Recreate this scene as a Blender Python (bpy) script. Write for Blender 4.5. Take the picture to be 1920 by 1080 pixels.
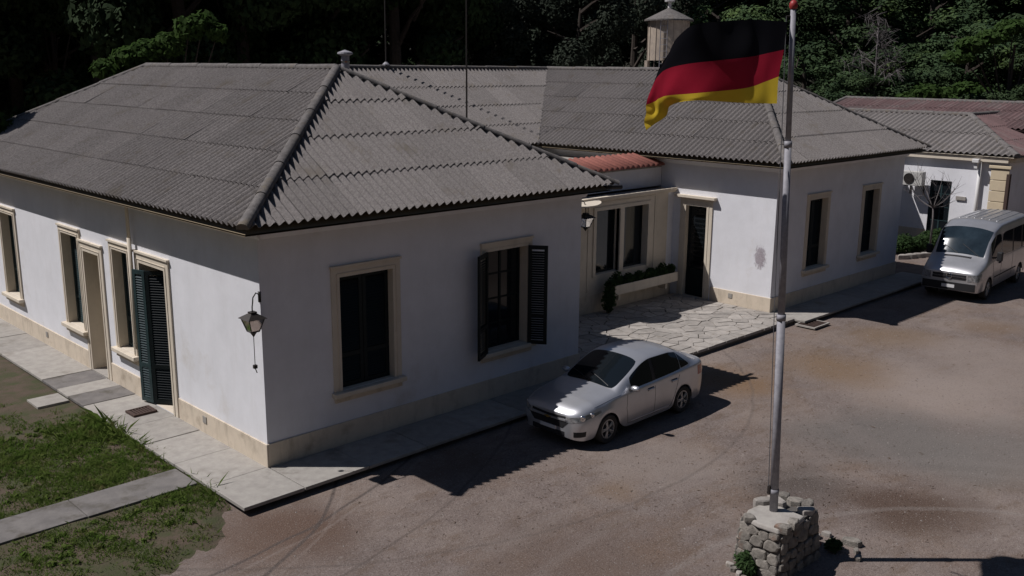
import bpy, math, random
import numpy as np
from mathutils import Vector, Matrix
from mathutils.bvhtree import BVHTree
random.seed(7); rng = np.random.default_rng(7)
for o in list(bpy.data.objects): bpy.data.objects.remove(o)
SC = bpy.context.scene; COL = SC.collection
R = math.radians

# ------------------------------------------------------------------ camera
cam = bpy.data.cameras.new('camera'); CAM = bpy.data.objects.new('camera', cam); COL.objects.link(CAM)
yaw, pitch, roll = 0.7766, 0.2245, 0.0084
d_ = Vector((math.sin(yaw)*math.cos(pitch), math.cos(yaw)*math.cos(pitch), -math.sin(pitch)))
r_ = Vector((math.cos(yaw), -math.sin(yaw), 0)); u_ = r_.cross(d_)
rr = math.cos(roll)*r_ + math.sin(roll)*u_; uu = -math.sin(roll)*r_ + math.cos(roll)*u_
CAM.matrix_world = Matrix(((rr.x, uu.x, -d_.x, -7.979), (rr.y, uu.y, -d_.y, -14.093), (rr.z, uu.z, -d_.z, 6.784), (0, 0, 0, 1)))
cam.sensor_width = 36; cam.lens = 1816.6/1920*36; cam.clip_end = 2000
SC.camera = CAM
# ------------------------------------------------------------------ sky, sun, exposure
S = Vector((-0.428, 0.411, 0.804)).normalized()
W = bpy.data.worlds.new('World'); SC.world = W; W.use_nodes = True
nt = W.node_tree; sky = nt.nodes.new('ShaderNodeTexSky'); sky.sky_type = 'NISHITA'; sky.sun_disc = False
sky.sun_elevation = math.asin(S.z); sky.sun_rotation = math.atan2(S.x, S.y) % (2*math.pi)
sky.altitude = 2500; sky.dust_density = 0.1; sky.air_density = 1.0
bg = nt.nodes['Background']; bg.inputs['Strength'].default_value = 0.05
nt.links.new(sky.outputs[0], bg.inputs[0])
sl = bpy.data.lights.new('sun', 'SUN'); sl.energy = 5.0; sl.angle = R(0.5); sl.color = (1, 0.96, 0.945)
SUN = bpy.data.objects.new('sun', sl); COL.objects.link(SUN)
SUN.rotation_euler = S.to_track_quat('Z', 'Y').to_euler(); SUN.location = (-40, 40, 60)
SC.view_settings.view_transform = 'Standard'; SC.view_settings.look = 'None'
SC.view_settings.exposure = -0.2; SC.view_settings.gamma = 1
SC.render.engine = 'CYCLES'

# ------------------------------------------------------------------ materials
MATS = {}
def mat(name, c1, c2=None, scale=4, rough=.85, bump=0, bscale=60, metal=0, c3=None, scale3=.8, thr3=.6, rnd=0, coat=0, spec=.4, alpha=1, trans=0):
    m = bpy.data.materials.new(name); m.use_nodes = True; MATS[name] = m
    n = m.node_tree.nodes; l = m.node_tree.links; b = n['Principled BSDF']
    b.inputs['Roughness'].default_value = rough; b.inputs['Metallic'].default_value = metal
    b.inputs['Specular IOR Level'].default_value = spec; b.inputs['Coat Weight'].default_value = coat
    if coat: b.inputs['Coat Roughness'].default_value = .06
    b.inputs['Transmission Weight'].default_value = trans
    col = None
    geo = n.new('ShaderNodeNewGeometry')
    def noise(s, det=6):
        t = n.new('ShaderNodeTexNoise'); t.inputs['Scale'].default_value = s; t.inputs['Detail'].default_value = det
        t.inputs['Roughness'].default_value = .65; l.new(geo.outputs['Position'], t.inputs['Vector']); return t
    def mix(f, a, bb):
        x = n.new('ShaderNodeMix'); x.data_type = 'RGBA'
        for s, v in ((x.inputs[6], a), (x.inputs[7], bb)):
            if isinstance(v, tuple): s.default_value = (*v[:3], 1)
            else: l.new(v, s)
        if isinstance(f, float): x.inputs[0].default_value = f
        else: l.new(f, x.inputs[0])
        return x.outputs[2]
    def ramp(src, a, bb):
        mr = n.new('ShaderNodeMapRange'); mr.inputs[1].default_value = a; mr.inputs[2].default_value = bb; l.new(src, mr.inputs[0]); return mr.outputs[0]
    m['h'] = 1
    cur = c1
    if c2 is not None: cur = mix(ramp(noise(scale).outputs[0], .35, .65), c1, c2)
    if c3 is not None: cur = mix(ramp(noise(scale3, 8).outputs[0], thr3-.06, thr3+.1), cur, c3)
    if rnd:
        oi = n.new('ShaderNodeObjectInfo'); hs = n.new('ShaderNodeHueSaturation')
        mr = n.new('ShaderNodeMapRange'); mr.inputs[3].default_value = 1-rnd; mr.inputs[4].default_value = 1+rnd
        l.new(oi.outputs['Random'], mr.inputs[0]); l.new(mr.outputs[0], hs.inputs['Value'])
        if isinstance(cur, tuple): hs.inputs['Color'].default_value = (*cur[:3], 1)
        else: l.new(cur, hs.inputs['Color'])
        cur = hs.outputs[0]
    if isinstance(cur, tuple): b.inputs['Base Color'].default_value = (*cur[:3], 1)
    else: l.new(cur, b.inputs['Base Color'])
    if bump:
        bp = n.new('ShaderNodeBump'); bp.inputs['Strength'].default_value = bump; bp.inputs['Distance'].default_value = .02
        l.new(noise(bscale, 4).outputs[0], bp.inputs['Height']); l.new(bp.outputs[0], b.inputs['Normal'])
    m.diffuse_color = (*c1[:3], 1)
    return m
M = dict(
 white=mat('white_render', (.76,.76,.795), (.69,.69,.72), 1.3, .92, .25, 90, c3=(.58,.55,.53), scale3=.55, thr3=.66),
 beige=mat('cream_render', (.64,.55,.44), (.57,.49,.39), 3, .9, .2, 80, c3=(.42,.35,.27), scale3=2.0, thr3=.62),
 cream=mat('cream_paint', (.65,.575,.47), (.59,.52,.425), 2.5, .8, .1, 60),
 sheet=mat('fibre_cement', (.235,.214,.206), (.132,.119,.114), 27, .95, .6, 120, c3=(.145,.125,.105), scale3=1.7, thr3=.62, rnd=.09),
 sheet_red=mat('red_corrugated', (.165,.10,.098), (.11,.072,.072), 14, .9, .3, 80, c3=(.15,.12,.115), scale3=.8, thr3=.58, rnd=.10),
 cap=mat('weathered_cap', (.165,.152,.146), (.09,.082,.079), 10, .95, .5, 80, c3=(.15,.125,.095), scale3=2.2, thr3=.6, rnd=.08),
 tile=mat('terracotta', (.34,.125,.095), (.25,.095,.075), 12, .85, .2, 60, rnd=.18),
 green=mat('dark_green_paint', (.007,.013,.015), (.005,.009,.011), 6, .55, .05, 60, spec=.25),
 green2=mat('worn_green_paint', (.022,.048,.052), (.014,.03,.034), 8, .5),
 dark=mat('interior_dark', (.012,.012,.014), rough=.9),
 glass=mat('window_glass', (.010,.013,.016), rough=.06, spec=.35),
 iron=mat('black_iron', (.022,.02,.02), (.035,.028,.024), 20, .55, metal=.3),
 lampglass=mat('lamp_glass', (.9,.9,.9), rough=.05, trans=.92),
 bulb=mat('bulb', (.75,.72,.66), rough=.4),
 concrete=mat('concrete', (.34,.32,.29), (.27,.25,.23), 5, .92, .35, 70, c3=(.20,.18,.155), scale3=1.2, thr3=.62, rnd=.10),
 pathconc=mat('path_concrete', (.20,.185,.175), (.14,.13,.125), 3, .95, .5, 60, c3=(.09,.08,.065), scale3=1.6, thr3=.58, rnd=.08),
 flag=mat('flagstone', (.36,.33,.30), (.26,.24,.22), 3.5, .9, .4, 40, c3=(.22,.19,.16), scale3=5, thr3=.6, rnd=.17),
 grout=mat('grout', (.10,.088,.078), (.14,.125,.11), 12, .95, .4, 60),
 stone=mat('field_stone', (.25,.228,.20), (.13,.118,.104), 13, .92, .6, 45, c3=(.22,.12,.08), scale3=3.0, thr3=.64, rnd=.22),
 mortar=mat('mortar', (.10,.092,.085), (.07,.065,.06), 14, .95, .6, 50),
 steel=mat('galvanised', (.30,.295,.32), (.22,.215,.24), 14, .7, metal=.1),
 red_paint=mat('red_knob', (.30,.03,.03), rough=.5),
 rope=mat('rope', (.10,.10,.11), rough=.9),
 fblack=mat('flag_black', (.010,.010,.013), rough=.75),
 fred=mat('flag_red', (.34,.018,.04), (.30,.015,.034), 3, .7),
 fgold=mat('flag_gold', (.72,.52,.05), (.66,.47,.045), 3, .7),
 silver=mat('silver_paint', (.60,.605,.635), (.55,.555,.58), 2.5, .38, metal=.72, coat=.45),
 vsilver=mat('van_silver', (.60,.595,.61), (.52,.515,.525), 2.0, .34, metal=.68, coat=.5),
 cglass=mat('car_glass', (.007,.010,.013), rough=.05, spec=.4),
 black=mat('black_plastic', (.018,.018,.02), rough=.55),
 tyre=mat('tyre_rubber', (.028,.026,.026), (.05,.045,.04), 15, .9),
 rim=mat('alloy', (.40,.40,.41), rough=.35, metal=.7),
 lamp=mat('headlamp', (.16,.165,.175), (.45,.46,.48), 16, .12, metal=.5, coat=1),
 redlamp=mat('tail_lamp', (.25,.01,.012), rough=.15, coat=1),
 orange=mat('indicator', (.55,.18,.03), rough=.2),
 chrome=mat('chrome', (.7,.7,.72), rough=.12, metal=1),
 plate=mat('number_plate', (.65,.65,.66), rough=.5),
 gold=mat('gold_emblem', (.6,.4,.1), rough=.3, metal=.8),
 paper=mat('paper', (.75,.75,.73), rough=.8),
 soffit=mat('soffit_paint', (.24,.185,.12), (.19,.15,.10), 3, .9),
 litter=mat('dry_litter', (.12,.08,.055), (.07,.048,.036), 40, .95),
 bark=mat('bark', (.055,.042,.034), (.03,.024,.02), 8, .95, .6, 20),
 palebark=mat('pale_bark', (.15,.135,.135), (.09,.08,.08), 8, .95),
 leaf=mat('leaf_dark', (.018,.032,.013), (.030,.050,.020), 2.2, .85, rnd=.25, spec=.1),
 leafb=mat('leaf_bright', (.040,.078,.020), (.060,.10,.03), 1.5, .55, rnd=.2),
 leafc=mat('leaf_conifer', (.022,.043,.019), (.042,.068,.026), .9, .8, spec=.15, rnd=.3, c3=(.075,.115,.03), scale3=.35, thr3=.60),
 leafd=mat('leaf_grey', (.026,.036,.024), (.040,.048,.036), 1.2, .85, rnd=.25, spec=.1),
 grass=mat('grass_blade', (.09,.15,.028), (.13,.17,.045), 2.0, .6, c3=(.20,.17,.08), scale3=3.5, thr3=.62),
 shrub=mat('shrub_leaf', (.035,.07,.025), (.055,.09,.035), 6, .6),
 soil=mat('lawn_soil', (.095,.066,.050), (.062,.052,.030), 2.2, .98, .9, 30, c3=(.05,.055,.022), scale3=2.6, thr3=.52),
 forest=mat('forest_floor', (.022,.022,.014), (.014,.015,.009), .8, .98, .6, 6),
 pebble=mat('pebble', (.27,.24,.22), (.16,.14,.13), 30, .9),
 rust=mat('rusty_grate', (.075,.045,.035), (.05,.032,.028), 30, .8),
 tank=mat('tank_concrete', (.42,.35,.28), (.30,.25,.21), 4, .9, .3, 30),
 acgrey=mat('ac_casing', (.50,.49,.47), (.44,.43,.41), 5, .6),
 plastic=mat('white_plastic', (.66,.65,.64), rough=.5),
 stain=mat('mauve_stain', (.30,.25,.28), (.46,.42,.45), 22, .9),
 pilaster=mat('pilaster_paint', (.60,.50,.35), (.54,.45,.32), 4, .9),
)
def cloth(name):
    m = MATS[name]; n = m.node_tree.nodes; l = m.node_tree.links; b = n['Principled BSDF']; b.inputs['Specular IOR Level'].default_value = .1; b.inputs['Roughness'].default_value = .95
    t = n.new('ShaderNodeBsdfTranslucent'); x = n.new('ShaderNodeMixShader'); x.inputs[0].default_value = .45
    if b.inputs['Base Color'].links: l.new(b.inputs['Base Color'].links[0].from_socket, t.inputs['Color'])
    else: t.inputs['Color'].default_value = b.inputs['Base Color'].default_value
    l.new(b.outputs[0], x.inputs[1]); l.new(t.outputs[0], x.inputs[2]); l.new(x.outputs[0], n['Material Output'].inputs['Surface'])
for k_ in ('flag_black', 'flag_red', 'flag_gold', 'grass_blade', 'shrub_leaf', 'leaf_bright'): cloth(k_)
# ground: worn gravel with reddish needles, dark dust and tyre tracks
def ground_mat():
    m = mat('gravel', (.178,.141,.126), (.132,.102,.090), 2.4, .97, .9, 40, c3=(.15,.102,.075), scale3=.42, thr3=.57)
    n = m.node_tree.nodes; l = m.node_tree.links; b = n['Principled BSDF']
    src = b.inputs['Base Color'].links[0].from_socket
    geo = n.new('ShaderNodeNewGeometry')
    def math_(op, a, v=None):
        x = n.new('ShaderNodeMath'); x.operation = op
        for i, s in enumerate((a, v)):
            if s is None: continue
            if isinstance(s, (int, float)): x.inputs[i].default_value = s
            else: l.new(s, x.inputs[i])
        return x.outputs[0]
    def mixc(f, a, c):
        x = n.new('ShaderNodeMix'); x.data_type = 'RGBA'; l.new(f, x.inputs[0]); l.new(a, x.inputs[6]); x.inputs[7].default_value = (*c, 1); return x.outputs[2]
    nz = n.new('ShaderNodeTexNoise'); nz.inputs['Scale'].default_value = .5; nz.inputs['Detail'].default_value = 5; l.new(geo.outputs['Position'], nz.inputs['Vector'])
    sp = n.new('ShaderNodeTexNoise'); sp.inputs['Scale'].default_value = 26; sp.inputs['Detail'].default_value = 3; l.new(geo.outputs['Position'], sp.inputs['Vector'])
    cur = src
    # speckle of small chips
    f = n.new('ShaderNodeMapRange'); f.inputs[1].default_value = .56; f.inputs[2].default_value = .72; f.inputs[4].default_value = .55; l.new(sp.outputs[0], f.inputs[0])
    cur = mixc(f.outputs[0], cur, (.27,.24,.22))
    f = n.new('ShaderNodeMapRange'); f.inputs[1].default_value = .44; f.inputs[2].default_value = .28; f.inputs[4].default_value = .7; l.new(sp.outputs[0], f.inputs[0])
    cur = mixc(f.outputs[0], cur, (.06,.046,.04))
    def dist(c):
        v = n.new('ShaderNodeVectorMath'); v.operation = 'DISTANCE'; l.new(geo.outputs['Position'], v.inputs[0]); v.inputs[1].default_value = (*c, -.15); return v.outputs['Value']
    def nmix(cur, scale, a, b, colr, amt, stretch=(1,1,1), rot=0, det=8):
        mp = n.new('ShaderNodeMapping'); mp.inputs['Scale'].default_value = stretch; mp.inputs['Rotation'].default_value = (0,0,rot); l.new(geo.outputs['Position'], mp.inputs[0])
        t = n.new('ShaderNodeTexNoise'); t.inputs['Scale'].default_value = scale; t.inputs['Detail'].default_value = det; t.inputs['Roughness'].default_value = .72; l.new(mp.outputs[0], t.inputs['Vector'])
        f = n.new('ShaderNodeMapRange'); f.inputs[1].default_value = a; f.inputs[2].default_value = b; f.inputs[4].default_value = amt; l.new(t.outputs[0], f.inputs[0]); return mixc(f.outputs[0], cur, colr)
    cur = nmix(cur, .28, .47, .68, (.245,.198,.17), .7)                 # pale sandy sweeps
    cur = nmix(cur, 1.0, .53, .68, (.115,.078,.055), .75, (1,2.6,1), .75)   # brown needle litter raked along the drive
    cur = nmix(cur, 5.5, .56, .70, (.085,.06,.048), .7, (1,1.8,1), .75)
    cur = nmix(cur, 9.0, .60, .72, (.30,.265,.24), .6)
    # coarse grey gravel patch right of the flagpole and dark soil beside the pedestal
    for c, r0, r1, colr, amt in (((12.8,-6.2), .5, 3.2, (.27,.222,.195), .7), ((9.6,-6.8), .8, 2.6, (.12,.108,.10), .85), ((10.6,-8.4), .6, 2.4, (.15,.135,.124), .7), ((6.5,-6.5), .2, 1.5, (.07,.056,.049), .85),
                                 ((6.9,-8.1), .3, 1.5, (.075,.046,.032), .9), ((10.4,-2.6), .3, 1.9, (.165,.10,.054), .9), ((13.,-3.6), .3, 2.1, (.17,.11,.064), .8), ((16.8,-3.3), .2, 1.9, (.16,.107,.066), .75), ((19.6,-5.0), .1, 1.4, (.15,.10,.066), .75), ((4.0,-4.7), 0, .8, (.145,.09,.05), .75), ((1.8,-5.6), .3, 2.0, (.105,.072,.056), .65), ((-1.0,-1.9), .3, 1.6, (.10,.06,.042), .9), ((2.6,-1.9), .2, 1.2, (.11,.075,.058), .7), ((5.4,-4.4), .4, 1.8, (.215,.178,.158), .6), ((16,-6.5), 1, 3.5, (.235,.192,.168), .6)):
        dd = math_('ADD', dist(c), math_('MULTIPLY', nz.outputs[0], 2.2))
        f = n.new('ShaderNodeMapRange'); f.interpolation_type = 'SMOOTHSTEP'; f.inputs[1].default_value = r1+1.1; f.inputs[2].default_value = r0+1.1; f.inputs[4].default_value = amt; l.new(dd, f.inputs[0])
        cur = mixc(f.outputs[0], cur, colr)
    for c, rad, wd, colr, amt in (((-3.4,9.5), 12.0, .045, (.06,.047,.042), .9), ((-3.4,9.5), 12.2, .04, (.24,.2,.18), .35), ((-4.7,3.45), 7.04, .045, (.06,.047,.042), .9), ((-4.7,3.45), 7.2, .04, (.24,.2,.18), .3), ((-3.4,9.5), 13.4, .04, (.075,.058,.05), .6), ((4.5,4.5), 9.6, .05, (.085,.068,.06), .45),
                                  ((3.0,-12.5), 5.7, .10, (.23,.205,.19), .35), ((3.0,-12.5), 7.2, .16, (.22,.19,.175), .22), ((2.2,-13.5), 9.0, .2, (.21,.18,.165), .2), ((20,-14), 13.3, .35, (.20,.165,.15), .25)):
        dd = math_('ABSOLUTE', math_('SUBTRACT', math_('ADD', dist(c), math_('MULTIPLY', nz.outputs[0], .25)), rad+.12))
        f = n.new('ShaderNodeMapRange'); f.inputs[1].default_value = wd; f.inputs[2].default_value = wd*.3; f.inputs[4].default_value = amt; l.new(dd, f.inputs[0])
        fm = math_('MULTIPLY', f.outputs[0], sp.outputs[0]); fm = math_('MULTIPLY', fm, 1.6)
        cur = mixc(fm, cur, colr)
    cur = nmix(cur, 34, .56, .66, (.27,.235,.21), .35, det=2)            # grit
    cur = nmix(cur, 21, .58, .67, (.06,.045,.038), .5, det=3)
    l.new(cur, b.inputs['Base Color'])
    return m
M['gravel'] = ground_mat()
def streaks(name, c, amt):
    m = MATS[name]; n = m.node_tree.nodes; l = m.node_tree.links; b = n['Principled BSDF']; src = b.inputs['Base Color'].links[0].from_socket
    geo = n.new('ShaderNodeNewGeometry'); mp = n.new('ShaderNodeMapping'); mp.inputs['Scale'].default_value = (2.2, 2.2, .5); l.new(geo.outputs['Position'], mp.inputs[0])
    nz = n.new('ShaderNodeTexNoise'); nz.inputs['Scale'].default_value = 1.6; nz.inputs['Detail'].default_value = 8; nz.inputs['Roughness'].default_value = .7; l.new(mp.outputs[0], nz.inputs['Vector'])
    f = n.new('ShaderNodeMapRange'); f.inputs[1].default_value = .52; f.inputs[2].default_value = .78; f.inputs[4].default_value = amt; l.new(nz.outputs[0], f.inputs[0])
    x = n.new('ShaderNodeMix'); x.data_type = 'RGBA'; l.new(f.outputs[0], x.inputs[0]); l.new(src, x.inputs[6]); x.inputs[7].default_value = (*c, 1); l.new(x.outputs[2], b.inputs['Base Color'])
streaks('white_render', (.52,.49,.47), .22); streaks('cream_render', (.28,.23,.17), .7); streaks('cream_paint', (.34,.29,.23), .5)
# soft-edged stain: noisy transparency
def stain_mat():
    m = M['stain']; n = m.node_tree.nodes; l = m.node_tree.links; b = n['Principled BSDF']
    tc = n.new('ShaderNodeTexCoord'); g = n.new('ShaderNodeVectorMath'); g.operation = 'LENGTH'; l.new(tc.outputs['Object'], g.inputs[0])
    nz = n.new('ShaderNodeTexNoise'); nz.inputs['Scale'].default_value = 14; nz.inputs['Detail'].default_value = 6; l.new(tc.outputs['Object'], nz.inputs['Vector'])
    a = n.new('ShaderNodeMath'); a.operation = 'MULTIPLY_ADD'; a.inputs[1].default_value = .35; l.new(nz.outputs[0], a.inputs[0]); l.new(g.outputs['Value'], a.inputs[2])
    f = n.new('ShaderNodeMapRange'); f.inputs[1].default_value = .47; f.inputs[2].default_value = .30; f.inputs[4].default_value = .85; l.new(a.outputs[0], f.inputs[0]); l.new(f.outputs[0], b.inputs['Alpha'])
stain_mat()

# ------------------------------------------------------------------ mesh helpers
class MB:
    def __init__(s): s.v = []; s.f = []
    def add(s, vs, fs):
        o = len(s.v); s.v += [tuple(p) for p in vs]; s.f += [tuple(i+o for i in f) for f in fs]; return s
    def box(s, x0, x1, y0, y1, z0, z1):
        return s.add([(x, y, z) for z in (z0, z1) for y in (y0, y1) for x in (x0, x1)], [(0,2,3,1),(4,5,7,6),(0,1,5,4),(2,6,7,3),(0,4,6,2),(1,3,7,5)])
    def hexa(s, P):  # 8 points: bottom ring 4, top ring 4
        return s.add(P, [(3,2,1,0),(4,5,6,7),(0,1,5,4),(1,2,6,5),(2,3,7,6),(3,0,4,7)])
    def prism(s, poly, z0, z1, inset=0):
        n = len(poly); cx = sum(p[0] for p in poly)/n; cy = sum(p[1] for p in poly)/n
        top = [(p[0]+(cx-p[0])*inset, p[1]+(cy-p[1])*inset, z1) for p in poly]
        return s.add([(p[0], p[1], z0) for p in poly]+top, [tuple(range(n-1,-1,-1)), tuple(range(n, 2*n))]+[(i, (i+1) % n, n+(i+1) % n, n+i) for i in range(n)])
    def tube(s, pts, rad, n=8, cap=True):
        pts = [Vector(p) for p in pts]; rad = rad if isinstance(rad, (list, tuple)) else [rad]*len(pts)
        o = len(s.v); ref = None
        for i, p in enumerate(pts):
            t = (pts[min(i+1, len(pts)-1)]-pts[max(i-1, 0)]).normalized()
            if ref is None: ref = t.orthogonal().normalized()
            ref = (ref-t*ref.dot(t)).normalized(); b = t.cross(ref)
            for k in range(n):
                a = 2*math.pi*k/n; s.v.append(tuple(p+(ref*math.cos(a)+b*math.sin(a))*rad[i]))
        for i in range(len(pts)-1):
            for k in range(n):
                s.f.append((o+i*n+k, o+i*n+(k+1) % n, o+(i+1)*n+(k+1) % n, o+(i+1)*n+k))
        if cap:
            s.f.append(tuple(o+k for k in range(n-1,-1,-1))); s.f.append(tuple(o+(len(pts)-1)*n+k for k in range(n)))
        return s
    def lathe(s, prof, c=(0,0,0), n=24, axis='z', a0=0, a1=2*math.pi):
        o = len(s.v); full = abs(a1-a0-2*math.pi) < 1e-6; m = n if full else n+1
        for r, h in prof:
            for k in range(m):
                a = a0+(a1-a0)*k/n; x, y = r*math.cos(a), r*math.sin(a)
                p = (x, y, h) if axis == 'z' else (x, h, y) if axis == 'y' else (h, x, y)
                s.v.append((p[0]+c[0], p[1]+c[1], p[2]+c[2]))
        for i in range(len(prof)-1):
            for k in range(n):
                k2 = (k+1) % m
                s.f.append((o+i*m+k, o+i*m+k2, o+(i+1)*m+k2, o+(i+1)*m+k))
        return s
    def build(s, name, m, parent=None, smooth=False, bevel=0):
        me = bpy.data.meshes.new(name); me.from_pydata(s.v, [], s.f); me.update()
        if m: me.materials.append(M[m] if isinstance(m, str) else m)
        if smooth: me.polygons.foreach_set('use_smooth', [True]*len(me.polygons))
        ob = bpy.data.objects.new(name, me); COL.objects.link(ob)
        if parent: ob.parent = parent
        if bevel:
            bv = ob.modifiers.new('bevel', 'BEVEL'); bv.width = bevel; bv.segments = 2; bv.limit_method = 'ANGLE'
        return ob
def smooth_angle(ob, ang=40):
    me = ob.data; me.polygons.foreach_set('use_smooth', [True]*len(me.polygons))
    me.set_sharp_from_angle(angle=R(ang)); return ob
def tag(o, label, cat, group=None):
    o['label'] = label; o['category'] = cat
    if group: o['group'] = group
    return o
def empty(name, loc=(0,0,0), rz=0):
    o = bpy.data.objects.new(name, None); COL.objects.link(o); o.location = loc; o.rotation_euler = (0, 0, rz); o.empty_display_size = .2; return o
def struct(o): o['kind'] = 'structure'; return o
def stuff(o): o['kind'] = 'stuff'; return o
def copy_tree(o, parent=None):
    c = o.copy(); COL.objects.link(c); c.parent = parent
    for ch in list(o.children): copy_tree(ch, c)
    return c
class Wall:  # frame on a wall: u to the right seen from outside, n outwards
    def __init__(s, O, U, N): s.O = Vector(O); s.U = Vector(U); s.N = Vector(N)
    def p(s, u, n, z): q = s.O+s.U*u+s.N*n; return (q.x, q.y, q.z+z)
    def box(s, mb, u0, u1, n0, n1, z0, z1):
        p = s.p
        mb.hexa([p(u0,n0,z0), p(u0,n1,z0), p(u1,n1,z0), p(u1,n0,z0), p(u0,n0,z1), p(u0,n1,z1), p(u1,n1,z1), p(u1,n0,z1)]); return mb
    def face(s, L, H, ops, depth, thick=.02):
        mb = MB(); us = sorted({0, L, *[x for o in ops for x in o[:2]]}); zs = sorted({-.15, H, *[x for o in ops for x in o[2:4]]})
        for i in range(len(us)-1):
            for j in range(len(zs)-1):
                cu, cz = (us[i]+us[i+1])/2, (zs[j]+zs[j+1])/2
                if any(o[0] < cu < o[1] and o[2] < cz < o[3] for o in ops): continue
                mb.add([s.p(us[i],0,zs[j]), s.p(us[i+1],0,zs[j]), s.p(us[i+1],0,zs[j+1]), s.p(us[i],0,zs[j+1])], [(0,1,2,3)])
        return mb
    def reveal(s, o, dep):
        mb = MB(); a, b, z0, z1 = o[:4]
        for q in (((a,z0),(a,z1)), ((a,z1),(b,z1)), ((b,z1),(b,z0)), ((b,z0),(a,z0))):
            (u0, w0), (u1, w1) = q; mb.add([s.p(u0,0,w0), s.p(u1,0,w1), s.p(u1,-dep,w1), s.p(u0,-dep,w0)], [(0,1,2,3)])
        return mb

# ------------------------------------------------------------------ ground
g = MB(); g.add([(-400,-400,-.15),(400,-400,-.15),(400,400,-.15),(-400,400,-.15)], [(0,1,2,3)])
struct(g.build('ground', 'gravel'))
def vnoise(x, y, s=1.0):
    return (math.sin(x*1.7*s+y*.9*s)+math.sin(y*2.3*s-x*.7*s+1.3)+math.sin(x*3.9*s+2.1)*.5+math.sin(y*4.7*s+x*2.2*s)*.5)/3
# lawn west of the walkway: irregular low mound edge
lawn = MB(); nx, ny = 110, 150; X0, X1, Y0, Y1 = -12, -1.06, -1.9, 17
def lawn_h(x, y):
    edge = -1.0-.75*max(0, (-1.1-x))**.8-.2*math.sin(x*2.3)-.12*math.sin(x*6.1)-.07*math.sin(x*17+y*5)-.05*math.sin(x*31-y*9)   # front edge y
    t = (y-edge)/.7; t = max(0, min(1, t)); return -.165+.075*t*t*(3-2*t)+.012*vnoise(x*2, y*2)*t
for j in range(ny+1):
    for i in range(nx+1):
        x = X0+(X1-X0)*i/nx; y = -3.2+(Y1+3.2)*(j/ny)**1.3; lawn.v.append((x, y, lawn_h(x, y)))
for j in range(ny):
    for i in range(nx):
        a = j*(nx+1)+i; lawn.f.append((a, a+1, a+nx+2, a+nx+1))
struct(lawn.build('lawn', 'soil', smooth=True))
# hillside behind
hill = MB(); n_ = 40
for j in range(n_+1):
    for i in range(n_+1):
        a = -1.35+2.7*i/n_+.02; r = 38+130*j/n_; dirx = math.sin(yaw+a); diry = math.cos(yaw+a)
        x, y = -8+dirx*r*1.25, -14+diry*r*1.25
        hill.v.append((x, y, -.6+max(0, r-50)*.42+1.2*vnoise(x*.08, y*.08)*min(1, max(0, r-50)/20)))
for j in range(n_):
    for i in range(n_):
        a = j*(n_+1)+i; hill.f.append((a, a+1, a+n_+2, a+n_+1))
struct(hill.build('hillside', 'forest', smooth=True))

vl = MB(); n_ = 60  # unseen slope added behind the camera to block skylight from the shaded walls
for j in range(16):
    for i in range(n_+1):
        a = yaw+1.25+(2*math.pi-2.5)*i/n_; r = 60+9*j; x, y = 6+math.sin(a)*r, math.cos(a)*r
        vl.v.append((x, y, -1.2+9*j*.55+3*vnoise(x*.05, y*.05)*min(1, j/3)))
for j in range(15):
    for i in range(n_): a = j*(n_+1)+i; vl.f.append((a, a+1, a+n_+2, a+n_+1))
struct(vl.build('sky_blocking_slope', 'forest', smooth=True))

dim_ground = MB(); dim_ground.add([(-300,-300,-.135),(300,-300,-.135),(300,-17,-.135),(-300,-17,-.135)], [(0,1,2,3)]); dim_ground.add([(-300,-17,-.135),(-13,-17,-.135),(-13,60,-.135),(-300,60,-.135)], [(0,1,2,3)])  # dark ground added beyond the yard to weaken bounce light on the walls
struct(dim_ground.build('bounce_dimming_ground', 'soil'))
# walkway along the house: raised concrete, separate slabs
walk = MB(); walk.box(-1.04,-.02,-.98,16.6,-.3,-.045); walk.box(-.02,8.0,-1.0,-.02,-.3,-.045); walk.box(16.0,24.6,-1.18,-.12,-.3,-.045)
WALK = struct(walk.build('walkway', 'grout'))
def slab(x0, x1, y0, y1, z, m='concrete', parent=WALK, name='concrete_slab', t=.06):
    mb = MB(); mb.box(x0+.006, x1-.006, y0+.006, y1-.006, z-t, z); o = mb.build(name, m, parent, bevel=.008); return o
ys = [-1.16, .02, 1.25, 2.45, 3.5, 4.25, 5.3, 6.1, 6.75, 7.6, 8.9, 10.3, 11.8, 13.3, 14.9, 16.6]
for i in range(len(ys)-1):
    slab(-1.12, -.005, ys[i], ys[i+1], -.004*(i % 3), 'pathconc' if i in (6, 8) else 'concrete')
xs = [0, 1.3, 2.6, 3.9, 5.2, 6.6, 8.0]
for i in range(6): slab(xs[i], xs[i+1], -1.16, -.035, -.003*(i % 2))
xs = [15.95, 16.9, 18.3, 19.7, 21.1, 22.5, 24.6]
for i in range(6): slab(xs[i], xs[i+1], -1.30, -.135, -.003*(i % 2))
# garden path
pth = MB(); pth.box(-9,-1.13,.36,1.14,-.3,-.09); PATH = struct(pth.build('path', 'grout'))
for a, b in ((-1.13,-2.95), (-2.95,-4.6), (-4.6,-6.4), (-6.4,-8.6)): slab(b, a, .33+.03*random.random(), 1.17, -.055-.008*random.random(), 'pathconc', PATH, 'path_slab')
tag(slab(-1.78,-.0-1.14,5.95,6.6,-.045,'concrete',None,'stepping_slab'), 'small square concrete slab in the lawn beside the walkway', 'slab')

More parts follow.
